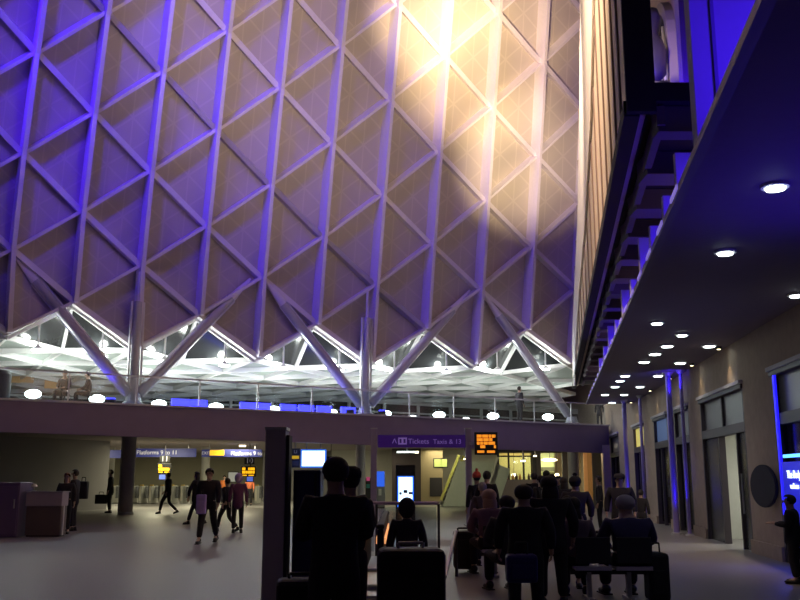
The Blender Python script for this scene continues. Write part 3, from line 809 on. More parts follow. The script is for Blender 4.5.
# gate line header signs
def banner_sign(px0, px1, y0, y1, Y, m, name, label, txts=(), frame=None):
    a = at(px0, y0, Y); c = at(px1, y1, Y); ctr = (a+c)/2; ctr.y = Y
    t = thing(name, label, 'sign', ctr)
    MB().box(ctr, (c.x-a.x, .12, abs(a.z-c.z))).build('panel', m, t)
    for q in (.12, .88):
        xq = a.x+(c.x-a.x)*q
        if a.z < 3.45: MB().box((xq, Y, (a.z+3.5)/2), (.04, .04, 3.5-a.z)).build('hanger', m_steel, t)
    for s_, size, px, py, mm in txts:
        text(s_, size, facing(at(px, py, Y-.07)), mm, 'lettering', t)
    return t
Yg = 52
sg = banner_sign(62, 129, 450, 458, Yg, m_navy, 'header_sign', 'navy header sign with a yellow block left of the grey pillar')
a = at(49, 447.5, Yg-.08); c = at(67.5, 451, Yg-.08); MB().box(((a.x+c.x)/2, Yg-.09, a.z-.12), (c.x-a.x, .04, .22)).build('yellow_block', m_yellow, sg)
banner_sign(131, 196, 448.5, 457, Yg, m_navy, 'header_sign', 'navy platforms header sign right of the grey pillar', [('Platforms 9 to 11', .33, 157, 452.6, m_letter)])
sg = banner_sign(202, 262, 449.5, 457, Yg, m_navy, 'header_sign', 'navy platforms header sign with yellow middle block above the walking man', [('Platforms 9 to 11', .31, 250, 453.6, m_letter)])
a = at(210, 450, Yg-.08); c = at(224, 455.5, Yg-.08); MB().box(((a.x+c.x)/2, Yg-.09, (a.z+c.z)/2), (c.x-a.x, .04, a.z-c.z)).build('yellow_block', m_yellow, sg)
text('EXIT', .24, facing(at(206, 453.2, Yg-.07)), m_letter, 'lettering', sg)
for px, s_, bx, by in ((175.5, '11', 164, 469), (249.5, '10', 248.5, 471.5), (331, '9', None, None)):
    Y = 51
    nx = {'11': 165, '10': 249.5, '9': 331}[s_]; ny = {'11': 459, '10': 461, '9': 462}[s_]
    p = at(nx, ny, Y); t = thing('platform_sign', {'11': 'hanging board reading eleven above the striding man', '10': 'hanging board reading ten, left of the grey totem', '9': 'hanging board reading nine, right of the bright white screen'}[s_], 'sign', p)
    MB().box(p, (.56 if s_ != '9' else .7, .06, .36 if s_ != '9' else .62)).build('board', m_blackboard, t)
    text(s_, .42 if s_ != '9' else .62, facing(p-Vector((0, .04, 0))), m_letter, 'lettering', t)
    MB().box((p.x, p.y+.02, (p.z+.17+3.5)/2), (.03, .03, 3.5-p.z-.17)).build('hanger', m_dark, t)
def led_board(px, py, Y, w_, h_, rows_, m, label, name='departure_board', clock=None, seed=3, hang=True):
    p = at(px, py, Y); t = thing(name, label, 'departure board', p)
    rnd = random.Random(seed)
    cs = MB().box(p, (w_, .14, h_)).build('case', m_blackboard, t, bevel=.02)
    b = MB()
    for r in range(rows_):
        z = p.z+h_*.40-(r+.5)*h_*.62/rows_; x = p.x-w_*.40
        while x < p.x+w_*.38:
            l = rnd.uniform(.1, .32)*w_
            l = min(l, p.x+w_*.42-x)
            if rnd.random() < .85: b.box((x+l/2, Y-.08, z), (l, .02, h_*.62/rows_*.82))
            x += l+w_*.03
    b.build('led_rows', m, cs)
    b = MB(); b.box((p.x-w_*.24, Y-.08, p.z-h_*.36), (w_*.3, .02, h_*.10)); b.box((p.x+w_*.2, Y-.08, p.z-h_*.36), (w_*.34, .02, h_*.10)); b.build('clock_row', m, cs)
    if hang: MB().box((p.x, Y, (p.z+h_/2+3.5)/2), (.05, .05, 3.5-p.z-h_/2)).build('hanger', m_steel, t)
    return t
led_board(164.5, 468.5, 50.9, .78, .56, 2, m_amber, 'left one of the two small amber departure boards, above the striding man', seed=5, hang=False)
led_board(248.5, 471.5, 50.9, .84, .58, 2, m_amber, 'right one of the two small amber departure boards, above the woman in purple', seed=9, hang=False)
for px, py, lb in ((162.5, 477, 'left small blue information screen, above the striding man'), (250, 479, 'right small blue information screen, above the woman in purple')):
    p = at(px, py, 50.9); t = thing('information_screen', lb, 'screen', p, 0, 'blue information screens')
    MB().box(p, (.42, .08, .34)).build('case', m_dark, t); MB().box(p-Vector((0, .05, 0)), (.34, .02, .26)).build('display', mat('dim_blue_screen', (.1, .15, .5), .4, emit=(.12, .2, .8), es=.6), t)
    MB().box(p+Vector((0, .06, .5)), (.06, .05, 1.3)).build('stem', m_dark, t)
# framed notice on rear wall & poster
def notice(px, py, w_, h_, m, label, Y=69.8, name='notice'):
    p = at(px, py, Y); t = thing(name, label, 'poster', p)
    MB().box(p, (w_, .04, h_)).build('sheet', m, t); MB().box(p+Vector((0, .03, 0)), (w_+.12, .04, h_+.12)).build('frame', m_dark, t)
notice(84, 471, .75, 1.3, mat('lit_notice', (.6, .58, .5), .6, emit=(.9, .85, .7), es=.35), 'bright upright notice on the rear wall left of the pillar')
notice(233, 477, .7, .7, mat('lit_notice2', (.6, .6, .55), .6, emit=(.8, .8, .7), es=.2), 'small pale notice above the woman in purple')

# ---- information desk on the left
dk = atz(41, 537, 0)
t = thing('information_desk', 'low lilac topped information desk at left with two people', 'desk', dk)
wd = 1.02
MB().box(dk+Vector((0, .26, 1.02)), (wd, .50, .38)).build('counter_band', mat('lilac_counter', (.40, .33, .42), .5), t, bevel=.02)
MB().box(dk+Vector((0, .28, .44)), (wd-.05, .44, .80)).build('plinth', mat('brown_plinth', (.13, .10, .10), .6), t)
MB().box(dk+Vector((0, .26, 1.22)), (wd+.06, .56, .03)).build('worktop', mat('worktop_grey', (.3, .27, .33), .4), t)
MB().box(dk+Vector((wd/2-.03, .2, .44)), (.07, .1, .8)).build('leg', mat('pale_leg', (.5, .48, .5), .5), t)
MB().box(dk+Vector((0, .28, .02)), (wd-.1, .40, .04)).build('kick_plate', m_dark, t)
t = thing('cabinet', 'tall dark violet cabinet at the left picture edge beside the desk', 'cabinet', dk+Vector((-1.15, .3, 0)))
MB().box(dk+Vector((-1.15, .3, .74)), (1.05, .9, 1.48)).build('body', mat('violet_cabinet', (.14, .10, .22), .5), t, bevel=.02)
MB().box(dk+Vector((-1.15, -.16, .74)), (.98, .03, 1.30)).build('door', mat('violet_door', (.17, .12, .26), .5), t)
MB().box(dk+Vector((-.74, -.19, .9)), (.03, .03, .25)).build('handle', m_steel, t)
p = dk+Vector((-.40, .25, 1.235)); t = thing('desk_lamp', 'small pale lamp on the left end of the information desk', 'lamp', p)
MB().lathe([(.08, 0), (.08, .02), (.015, .03), (.015, .14)], p).build('base', m_steel, t); MB().lathe([(.09, .12), (.06, .20)], p).build('shade', m_display, t)

# ---- tall totem and blue kiosk in the centre left
a = ground(261, 11.2); 
tx0 = ground(260, 11.2).x; tx1 = ground(281, 11.2).x
t = thing('totem', 'tall grey rectangular information totem left of centre', 'totem', ((tx0+tx1)/2, 11.4, 0))
MB().box(((tx0+tx1)/2, 11.4, 1.12), (tx1-tx0, .36, 2.12)).build('body', mat('totem_grey', (.55, .50, .54), .5), t, bevel=.01)
MB().box(((tx0+tx1)/2, 11.4, .03), (tx1-tx0+.06, .42, .06)).build('base', m_dark, t)
MB().box((tx1+.025, 11.4, 1.12), (.04, .30, 2.0)).build('side_panel', m_dark, t)
MB().box(((tx0+tx1)/2, 11.4, 2.2), (tx1-tx0+.02, .38, .04)).build('cap', m_steel, t)
kx0 = tx1+.07; kx1 = ground(318, 11.5).x
t = thing('kiosk', 'dark blue upright kiosk beside the grey totem', 'kiosk', ((kx0+kx1)/2, 11.8, 0))
MB().box(((kx0+kx1)/2, 11.8, .87), (kx1-kx0, .5, 1.66)).build('body', m_bluepanel, t, bevel=.015)
MB().box(((kx0+kx1)/2, 11.8, .02), (kx1-kx0-.03, .46, .04)).build('base', m_black, t)
MB().box(((kx0+kx1)/2, 11.535, .95), (kx1-kx0-.08, .02, 1.4)).build('front_panel', mat('kiosk_front', (.01, .014, .12), .3), t)
MB().box((kx1-.06, 11.53, .95), (.03, .03, 1.4)).build('trim_strip', m_dark, t)
# hanging bright screen
p = at(313.5, 458.5, 38.5)
t = thing('hanging_screen', 'bright white screen in a blue frame above the dark blue kiosk', 'screen', p)
fr = MB().box(p, (1.08, .12, .76)).build('frame', m_screenb, t, bevel=.02)
MB().box(p-Vector((0, .07, 0)), (.96, .02, .64)).build('display', m_screen, fr)
MB().box((p.x-.3, p.y, (p.z+.38+3.5)/2), (.05, .05, 3.5-p.z-.38)).build('hanger', m_steel, t); MB().box((p.x+.3, p.y, (p.z+.38+3.5)/2), (.05, .05, 3.5-p.z-.38)).build('hanger', m_steel, t)
p = at(295.5, 458, 39)
t = thing('small_sign', 'small stacked sign with yellow stripe left of the bright screen', 'sign', p)
MB().box(p, (.36, .06, .8)).build('board', mat('sign_grey', (.12, .12, .13), .6), t)
MB().box(p+Vector((0, -.04, .03)), (.30, .02, .13)).build('stripe', m_yellow, t); MB().box(p+Vector((0, -.04, -.22)), (.30, .02, .2)).build('panel', m_greywall, t)
text('LI', .2, facing(p+Vector((0, -.04, .26))), m_letter, 'lettering', t)
MB().box((p.x, p.y, (p.z+.4+3.5)/2), (.04, .04, 3.5-p.z-.4)).build('hanger', m_steel, t)
light('AREA', 'screen_glow', at(313.5, 462, 38.2), 10, (.4, .6, 1), at(313, 700, 30), .8)

# ---- wayfinding gantry
GY = 31.8
t = thing('sign_gantry', 'purple tickets sign carried between two tall lavender posts', 'sign', ground(420, GY))
m_lav = mat('lavender_post', (.36, .30, .46), .45)
for px in (373.5, 469.5):
    p = ground(px, GY); MB().box((p.x, GY, 1.66), (.21, .21, 3.24)).build('post', m_lav, t, bevel=.02)
    MB().box((p.x, GY, .02), (.34, .34, .04)).build('base_plate', m_steel, t)
    MB().box((p.x, GY, 3.30), (.23, .23, .04)).build('cap', m_steel, t)
a = at(378, 435, GY); c = at(467, 447.5, GY)
MB().box(((a.x+c.x)/2, GY, (a.z+c.z)/2), (c.x-a.x, .14, a.z-c.z)).build('sign_panel', m_purple, t)
text('Tickets', .25, facing(at(408, 441.5, GY-.08)), m_dimletter, 'lettering', t, align='LEFT')
text('Taxis & 13', .23, facing(at(433, 441.8, GY-.08)), m_dimletter, 'lettering', t, align='LEFT')
text('>', .34, facing(at(395, 441, GY-.08)) @ Matrix.Rotation(R(90), 4, 'Z'), m_dimletter, 'arrow', t)
b = MB(); q = at(402.5, 441, GY-.09)
b.box(q, (.30, .02, .24)); b.build('ticket_symbol', m_dimletter, t)
b = MB(); b.box(q-Vector((.07, .015, 0)), (.07, .01, .14)); b.box(q-Vector((-.07, .015, 0)), (.07, .01, .14)); b.build('ticket_symbol', m_purple, t)
t2 = led_board(486, 443.5, GY-.2, .80, .78, 4, m_orange, 'orange departure board fixed to the right post of the gantry', seed=12, hang=False)
p = at(486, 443.5, GY-.2)
MB().box(((p.x-.4+ground(469.5, GY).x+.1)/2-.02, GY-.15, p.z), (.2, .06, .1)).build('arm', m_steel, t2)

# ---- portrait screen totem
p = ground(405.5, 29.5)
t = thing('digital_screen', 'bright blue white portrait advertising screen behind the stair rail', 'screen', p)
MB().box((p.x, p.y, 1.03), (.62, .16, 1.98)).build('housing', m_black, t, bevel=.02)
MB().box((p.x, p.y, .02), (.8, .4, .04)).build('base', m_dark, t)
q = at(405.5, 491.5, 29.4)
MB().box((q.x, p.y-.09, q.z), (.53, .02, .97)).build('blue_border', m_screenb, t)
MB().box((q.x, p.y-.11, q.z+.02), (.44, .02, .86)).build('display', m_screen, t)
b = MB(); b.box((q.x, p.y-.125, q.z+.0), (.13, .01, .10)); b.box((q.x-.16, p.y-.125, q.z-.06), (.08, .01, .08)); b.box((q.x+.16, p.y-.125, q.z-.05), (.12, .01, .08)); b.build('picture', mat('screen_picture', (.15, .1, .2), .5), t)
light('AREA', 'screen_glow', (q.x, p.y-.2, q.z), 5, (.5, .7, 1), (q.x, p.y-2, q.z-1), .5)

# ---- background under mezzanine, centre and right
def wallseg(px0, px1, Y, m, name, y_top=None, z1=3.5, z0=0, th=.2):
    a = ground(px0, Y).x; c = ground(px1, Y).x
    return struct(MB().box(((a+c)/2, Y, (z0+z1)/2), (c-a, th, z1-z0)).build(name, m))
wallseg(262, 330, 66, m_greywall, 'wall_gate')
wallseg(330, 392, 64, m_pale, 'wall_centre')
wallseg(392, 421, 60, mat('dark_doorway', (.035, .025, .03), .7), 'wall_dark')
wallseg(421, 443, 61, mat('tan_wall', (.36, .30, .18), .8), 'wall_tan')
wallseg(443, 500, 63, m_pale, 'wall_stair')
b = MB(); b.box((11.0, 66.5, 1.75), (12, .2, 3.5)); struct(b.build('wall_far', mat('warm_far_wall', (.50, .36, .24), .8)))
# escalator / stair flight with yellow handrails rising to the right
t = thing('stair_flight', 'pale staircase with yellow lit handrails left of the gantry\'s right post', 'stairs', ground(450, 50))
p0, p1 = at(441, 500, 52), at(459, 455, 52)
for dx in (0, 1.4):
    MB().beam(p0+Vector((dx*.25, dx, 0)), p1+Vector((dx*.25, dx, 0)), .12, .16).build('handrail', m_yrail, t)
b = MB(); zb = .02
b.poly([(p0.x+.1, 52.3, zb), (p1.x+2.2, 52.3, zb), (p1.x+2.2, 52.3, p1.z-.35), (p1.x, 52.3, p1.z-.35), (p0.x+.1, 52.3, p0.z-.35)], (0, 1, 0), 1.6)
b.build('side_wall', m_pale, t)
b = MB()
for k in range(12):
    f = (k+.5)/12; b.box((p0.x+(p1.x-p0.x)*f, 53.1, p0.z-.3+(p1.z-p0.z)*f), ((p1.x-p0.x)/12+.06, 1.4, .16))
b.build('treads', m_greywall, t)
light('AREA', 'stair_light', at(450, 452, 47), 60, (.95, 1, .6), at(452, 490, 52.5), .8)
t = thing('stair_flight', 'second stair flight with pale handrail right of the gantry post', 'stairs', ground(489, 50))
p0, p1 = at(486, 492, 51), at(498, 457, 51)
MB().beam(p0, p1, .12, .12).build('handrail', mat('pale_rail', (.6, .55, .45), .4), t)
MB().beam(p0+Vector((.3, .3, -.5)), p1+Vector((.3, .3, -.5)), .1, .9).build('side_panel', m_pale, t)
for (px, py, w_, h_, m, lb) in ((438, 463, .5, .5, m_green, 'small lit sign left of the yellow handrail, left one'), (444, 463, .4, .5, m_green, 'small lit sign left of the yellow handrail, right one'), (436, 487, .7, 1.1, m_dark, 'dark framed poster below the small lit signs')):
    notice(px, py, w_, h_, m, lb, 60.86)
for px, py, lb, m in ((380, 479, 'blue lit ticket machine right of the gantry post', mat('blue_machine', (.03, .12, .6), .4, emit=(.03, .12, .8), es=.9)), (351, 483, 'blue lit ticket machine by the near man\'s shoulder', mat('blue_machine2', (.03, .08, .5), .4, emit=(.03, .08, .6), es=.6))):
    p = ground(px, 50); t = thing('ticket_machine', lb, 'ticket machine', p)
    MB().box((p.x, p.y, 1.0), (.55, .5, 1.9)).build('body', mat('machine_grey', (.25, .25, .27), .5), t, bevel=.03)
    MB().box((p.x, p.y-.26, 1.55), (.48, .04, .8)).build('front', m, t); MB().box((p.x, p.y-.28, .85), (.16, .04, .35)).build('card_slot', m_display, t)
    MB().box((p.x, p.y, .03), (.5, .45, .06)).build('base', m_dark, t)
p = ground(368, 52); t = thing('poster_stand', 'slim stand with pink and green posters left of the blue ticket machine', 'stand', p)
MB().box((p.x, p.y, .8), (.3, .08, 1.56)).build('board', m_dark, t); MB().box((p.x, p.y-.05, 1.55), (.2, .02, .22)).build('poster', mat('pink_poster', (.6, .1, .25), .6, emit=(.8, .1, .3), es=.3), t); MB().box((p.x, p.y-.05, 1.15), (.2, .02, .22)).build('poster', mat('teal_poster', (.05, .3, .3), .6), t)
MB().box((p.x, p.y, .02), (.4, .3, .04)).build('base', m_dark, t)

# cafe front right
CY = 62
t = thing('cafe', 'wide cafe glazing with warm yellow interior behind the crowd', 'shop front', ground(525, CY))
x0, x1, x2, x3 = [ground(q, CY).x for q in (499, 538, 541, 563)]
MB().box(((x0+x1)/2, CY+3, 1.75), (x1-x0, .1, 3.45)).build('rear_wall', m_shopglow, t)
MB().box(((x2+x3)/2, CY+3, 1.75), (x3-x2, .1, 3.45)).build('rear_wall', mat('greenish_wall', (.6, .62, .35), .7), t)
MB().box(((x0+x1)/2, CY, .75), (x1-x0, .2, 1.5)).build('dwarf_wall', mat('cafe_dado', (.16, .14, .15), .7), t)
for q in (499, 509.5, 524.5, 535, 538):
    MB().box((ground(q, CY).x, CY, 1.75), (.12 if q < 535 else .22, .14, 3.48)).build('mullion', m_dark, t)
MB().box(((x1+x2)/2, CY, 1.75), (.3, .3, 3.48)).build('pier', mat('cafe_pier', (.07, .06, .07), .7), t)
MB().box((ground(566, CY).x, CY, 1.75), (.35, .3, 3.48)).build('pier', MATS['cafe_pier'], t)
MB().box(((x0+x1)/2, CY, 3.05), (x1-x0, .12, .1)).build('transom', m_dark, t)
MB().box(((x0+x3)/2, CY, 3.38), (x3-x0, .16, .22)).build('header', m_dark, t)
MB().box(((x0+x1)/2, CY+.02, 2.3), (x1-x0-.1, .03, 1.6)).build('pane', m_glass, t)
MB().box(((x2+x3)/2, CY+1.5, .65), (x3-x2-.2, .6, 1.3)).build('counter', m_pale, t)
MB().box(((x2+x3)/2+.2, CY+2.5, 2.2), (.9, .3, .3)).build('menu_shelf', mat('dark_shelf', (.1, .09, .06), .6), t)
light('AREA', 'cafe_light', ((x0+x1)/2, CY+1.6, 3.3), 60, (1, .86, .42), ((x0+x1)/2, CY+1.8, 0), 2)
light('AREA', 'cafe_light', ((x2+x3)/2, CY+1.4, 3.3), 85, (.95, 1, .62), ((x2+x3)/2, CY+1.8, 0), 1.2)
for px, py, w_, lb in ((549.5, 460, 1.1, 'oval bright pendant inside the bright cafe window'), (514, 475, .4, 'small bright lamp low behind the cafe glazing'), (557, 475, .3, 'string of small lamps over the cafe counter')):
    p = at(px, py, CY+1.0); t = thing('cafe_lamp', lb, 'lamp', p)
    MB().ball(p, .5, (w_, .5, .22)).build('shade', m_warmlamp, t, smooth=True)
    MB().box((p.x, p.y, (p.z+3.4)/2+.04), (.03, .03, 3.4-p.z)).build('cord', m_dark, t)
for k, (px, m) in enumerate(((504, 'amber jar'), (506.5, 'red jar'), (513, 'amber jar'), (516.5, 'dark jar'), (520, 'amber jar'), (529, 'dark jar'), (532.5, 'amber jar'))):
    p = ground(px, CY, 1.5)
    o = MB().lathe([(.09, 0), (.10, .2), (.05, .28), (.045, .38)], (p.x, CY, 1.5)).build('bottle', mat(m.replace(' ', '_'), {'a': (.6, .3, .08), 'r': (.4, .08, .05), 'd': (.1, .07, .05)}[m[0]], .4), smooth=True)
    tag(o, 'small bottle on the cafe window ledge behind the crowd', 'bottle', 'bottles on the cafe ledge')
# lit vertical shop slots to right
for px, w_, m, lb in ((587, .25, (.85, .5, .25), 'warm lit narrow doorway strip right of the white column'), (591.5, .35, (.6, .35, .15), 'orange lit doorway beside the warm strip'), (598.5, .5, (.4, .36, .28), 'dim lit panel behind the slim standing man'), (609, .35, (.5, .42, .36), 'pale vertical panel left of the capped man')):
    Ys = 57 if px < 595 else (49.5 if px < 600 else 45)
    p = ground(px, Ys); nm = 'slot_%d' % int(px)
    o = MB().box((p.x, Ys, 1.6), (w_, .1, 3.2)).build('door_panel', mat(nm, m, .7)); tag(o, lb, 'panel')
light('AREA', 'slot_light', ground(596, 54, 3.3), 32, (1, .7, .4), ground(597, 57, .8), .8)

# ---- stair opening rail with escalator
RY = 19.4
xa, xb = ground(345, RY).x, ground(439, RY).x
t = thing('stair_railing', 'steel rail with glass panels around the escalator opening', 'railing', ((xa+xb)/2, RY, 0))
MB().tube((xa, RY, 1.08), (xb, RY, 1.08), .035).build('handrail', mat('lilac_rail', (.55, .42, .6), .3, .3), t)
for k in range(4):
    x_ = xa+(xb-xa)*k/3; MB().box((x_, RY, .53), (.05, .05, 1.06)).build('post', m_dark, t)
for k in range(3):
    x_ = xa+(xb-xa)*(k+.5)/3; MB().box((x_, RY, .55), ((xb-xa)/3-.1, .015, .9)).build('glass_panel', m_glass, t)
# escalator pair
t = thing('escalator', 'escalator head with orange lit balustrade strips behind the near man', 'escalator', (-.35, 15, 0))
for x_ in (-.62, -.28, .12):
    MB().box((x_, 15.9, .45), (.10, 5.2, .86)).build('balustrade', m_dark, t, bevel=.03)
    MB().box((x_, 15.9, .92), (.12, 5.4, .07)).build('handrail', m_rubber, t, bevel=.03)
    MB().box((x_-.06, 15.7, .70), (.02, 4.2, .09)).build('light_strip', m_escl, t)
    MB().box((x_+.06, 15.7, .70), (.02, 4.2, .09)).build('light_strip', m_escl, t)
MB().box((-.45, 15.9, .04), (.24, 5.2, .08)).build('steps', m_steel, t); MB().box((-.08, 15.9, .04), (.30, 5.2, .08)).build('steps', m_steel, t)
MB().box((-.25, 13.0, .02), (1.0, .6, .04)).build('comb_plate', m_steel, t)
t = thing('queue_barrier', 'low barrier of steel bars in front of the escalator head', 'barrier', (-.45, 12.2, 0))
for z in (.22, .42):
    MB().tube((-.85, 12.2, z), (-.22, 12.2, z), .025).build('rail', m_steel, t)
for x_ in (-.85, -.22): MB().tube((x_, 12.2, 0), (x_, 12.2, .55), .03).build('post', m_steel, t)
MB().box((-.25, 12.16, .32), (.07, .04, .12)).build('lamp', mat('yel_light', (.9, .75, .3), .5, emit=(1, .8, .3), es=.8), t)

# ================================================================== PEOPLE
_dg = None
def skinmesh(verts, edges, rad, root=0, levels=1):
    me = bpy.data.meshes.new('s'); me.from_pydata([tuple(v) for v in verts], edges, [])
    o = bpy.data.objects.new('s', me); COL.objects.link(o)
    mo = o.modifiers.new('skin', 'SKIN'); mo.use_smooth_shade = True
    sv = me.skin_vertices[0].data
    for k, r in enumerate(rad):
        sv[k].radius = (r, r) if isinstance(r, (int, float)) else r
        sv[k].use_root = (k == root)
    ss = o.modifiers.new('sub', 'SUBSURF'); ss.levels = levels; ss.render_levels = levels
    dg = bpy.context.evaluated_depsgraph_get()
    r_ = bpy.data.meshes.new_from_object(o.evaluated_get(dg))
    bpy.data.objects.remove(o); bpy.data.meshes.remove(me)
    for p in r_.polygons: p.use_smooth = True
    return r_
class G:                                    # small graph builder
    def __init__(s): s.v = []; s.e = []; s.r = []
    def add(s, p, r, par=None):
        s.v.append(Vector(p)); s.r.append(r)
        if par is not None: s.e.append((par, len(s.v)-1))
        return len(s.v)-1
    def mesh(s, levels=1): return skinmesh(s.v, s.e, s.r, 0, levels)
def pose(kind):
    """joints, forward = +Y, standing height 1.75"""
    J = dict(pel=(0, 0, .95), spi=(0, .0, 1.12), che=(0, 0, 1.33), nec=(0, .01, 1.49), hed=(0, .03, 1.62), cro=(0, .02, 1.69))
    for s, n in ((-1, 'l'), (1, 'r')):
        J['hip'+n] = (.095*s, 0, .90); J['kne'+n] = (.11*s, .02, .49); J['ank'+n] = (.115*s, -.02, .085); J['toe'+n] = (.125*s, .14, .035)
        J['sho'+n] = (.185*s, 0, 1.41); J['elb'+n] = (.25*s, -.03, 1.13); J['wri'+n] = (.26*s, .05, .88)
    if kind in ('walk', 'walk2'):
        f = 1 if kind == 'walk' else -1
        J['knel'] = (-.10, .16*f+.06, .50); J['ankl'] = (-.10, .33*f-.03, .10); J['toel'] = (-.10, .33*f+.13, .05)
        J['kner'] = (.10, -.10*f+.08, .48); J['ankr'] = (.10, -.36*f-.05, .14 if f > 0 else .10); J['toer'] = (.10, -.36*f+.09, .04)
        if f < 0: J['ankl'] = (-.10, -.40, .14); J['toel'] = (-.10, -.26, .04); J['kner'] = (.10, .20, .50); J['ankr'] = (.10, .32, .10); J['toer'] = (.10, .48, .05)
        J['elbl'] = (-.25, -.12*f, 1.14); J['wril'] = (-.24, -.10*f+.06, .90); J['elbr'] = (.25, .08*f, 1.14); J['wrir'] = (.23, .22*f+.05, .93)
    if kind == 'hold':
        for s, n in ((-1, 'l'), (1, 'r')): J['elb'+n] = (.24*s, .04, 1.14); J['wri'+n] = (.11*s, .27, 1.18)
    if kind == 'sit':
        d = -.47
        for k in ('pel', 'spi', 'che', 'nec', 'hed', 'cro'): a = J[k]; J[k] = (a[0], a[1]+(.0 if k != 'pel' else 0), a[2]+d+.06)
        J['che'] = (0, .02, .92); J['nec'] = (0, .05, 1.07); J['hed'] = (0, .09, 1.20); J['cro'] = (0, .08, 1.27)
        for s, n in ((-1, 'l'), (1, 'r')):
            J['hip'+n] = (.10*s, .03, .51); J['kne'+n] = (.13*s, .45, .52); J['ank'+n] = (.13*s, .44, .09); J['toe'+n] = (.14*s, .60, .035)
            J['sho'+n] = (.185*s, .02, .99); J['elb'+n] = (.25*s, .08, .73); J['wri'+n] = (.12*s, .30, .66)
    if kind == 'lean':
        for k, y, z in (('spi', .08, 1.10), ('che', .22, 1.25), ('nec', .35, 1.36), ('hed', .45, 1.44), ('cro', .48, 1.52)): J[k] = (0, y, z)
        for s, n in ((-1, 'l'), (1, 'r')): J['sho'+n] = (.185*s, .28, 1.31); J['elb'+n] = (.23*s, .36, 1.05); J['wri'+n] = (.14*s, .55, .98)
    return {k: Vector(v) for k, v in J.items()}
CACHE = {}
def person_meshes(kind, coat):
    key = (kind, coat)
    if key in CACHE: return CACHE[key]
    J = pose(kind)
    g = G(); pel = g.add(J['pel'], (.13, .10)); spi = g.add(J['spi'], (.115, .09), pel); che = g.add(J['che'], (.14, .10), spi)
    nec = g.add(J['nec'], .052, che); hed = g.add(J['hed'], (.078, .095), nec); cro = g.add(J['cro'], (.060, .075), hed)
    fw = Vector((0, 1, 0))
    for n in 'lr':
        s = -1 if n == 'l' else 1
        hip = g.add(J['hip'+n], .085, pel); kn = g.add(J['kne'+n], .055, hip); an = g.add(J['ank'+n], .038, kn); g.add(J['toe'+n], .032, an)
        sh = g.add(J['sho'+n], .055, che); el = g.add(J['elb'+n], .040, sh); wr = g.add(J['wri'+n], .027, el)
        d = (J['wri'+n]-J['elb'+n]).normalized(); sd = Vector((s, 0, 0)); sd = (sd-d*sd.dot(d)).normalized(); nn = d.cross(sd)
        pm = g.add(J['wri'+n]+d*.055, (.034, .020), wr)
    body = g.mesh(1)
    # face, ears and fingers joined to the same mesh
    b = bmesh.new(); b.from_mesh(body)
    mb = MB(); mb.b.free(); mb.b = b
    hd = J['hed']
    mb.ball(hd+Vector((0, .088, -.005)), .017, (.8, 1, 1.5), 8); mb.ball(hd+Vector((0, .078, -.05)), .022, (1.2, .5, .35), 8)
    for s in (-1, 1): mb.ball(hd+Vector((.078*s, 0, -.01)), .024, (.35, .8, 1.3), 8)
    for n in 'lr':
        s = -1 if n == 'l' else 1
        d = (J['wri'+n]-J['elb'+n]).normalized(); ax = Vector((0, 1, 0)); ax = (ax-d*ax.dot(d)).normalized(); out = Vector((s, 0, 0)); 
        curl = -out if kind in ('stand', 'walk', 'walk2') else Vector((0, 0, -1))
        base = J['wri'+n]+d*.075
        for k, ln in enumerate((.062, .072, .068, .052)):
            q = base+ax*(.027-.018*k); m1 = q+d*ln*.6+curl*.008; m2 = m1+d*ln*.4+curl*.022
            mb.tube(q-d*.02, m1, .0095, .0085, 6); mb.tube(m1, m2, .0085, .007, 6)
        q = J['wri'+n]+d*.03+ax*.025; m1 = q+ax*.028+d*.03; mb.tube(q, m1, .012, .010, 6); mb.tube(m1, m1+d*.03+ax*.004, .010, .008, 6)
    b.to_mesh(body); b.free()
    # trousers
    g = G(); pel = g.add(J['pel']+Vector((0, 0, -.02)), (.155, .13)); g.add(J['pel']+(J['spi']-J['pel'])*.6, (.145, .12), pel)
    for n in 'lr':
        hip = g.add(J['hip'+n]+Vector((0, 0, -.03)), .105, pel); kn = g.add(J['kne'+n], .075, hip); g.add(J['ank'+n]+(J['kne'+n]-J['ank'+n])*.06, .062, kn)
    trousers = g.mesh(1)
    # coat
    g = G(); 
    if coat == 'long' and kind != 'sit':
        bot = g.add((0, J['pel'].y, .66), (.20, .18)); pel = g.add(J['pel'], (.19, .155), bot)
    elif kind == 'sit':
        pel = g.add(J['pel']+Vector((0, .02, -.02)), (.20, .16))
    else:
        pel = g.add(J['pel']+Vector((0, 0, -.06)), (.18, .15))
    spi = g.add(J['spi'], (.165, .13), pel); che = g.add(J['che'], (.185, .14), spi); up_ = g.add(J['che']+(J['nec']-J['che'])*.55-Vector((0, .01, 0)), (.125, .095), che); nk = g.add(J['nec']-Vector((0, .01, .005)), .078, up_)
    for n in 'lr':
        sh = g.add(J['sho'+n], .078, che); el = g.add(J['elb'+n], .066, sh); g.add(J['wri'+n]+(J['elb'+n]-J['wri'+n])*.10, .048, el)
    coatm = g.mesh(1)
    # shoes
    shoes = []
    for n in 'lr':
        mb = MB()
        a, t = J['ank'+n], J['toe'+n]
        z0 = 0 if min(a.z, t.z) < .06 else 0
        d = (t-a); d.z = 0; d.normalize(); yaw = math.atan2(d.y, d.x)-math.pi/2
        lift = max(0, a.z-.09)
        M = Matrix.Translation((a.x, a.y, a.z-.045)) @ Matrix.Rotation(yaw, 4, 'Z') @ Matrix.Rotation(-math.atan2(lift, .18)*1.2, 4, 'X')
        mb.ball((0, .06, 0), .05, (.95, 2.7, .85), 10, M); mb.ball((0, -.01, .03), .05, (.95, 1.1, 1.2), 10, M)
        mb.box((0, .05, -.032), (.085, .25, .018), 0, M)
        bmesh.ops.recalc_face_normals(mb.b, faces=mb.b.faces)
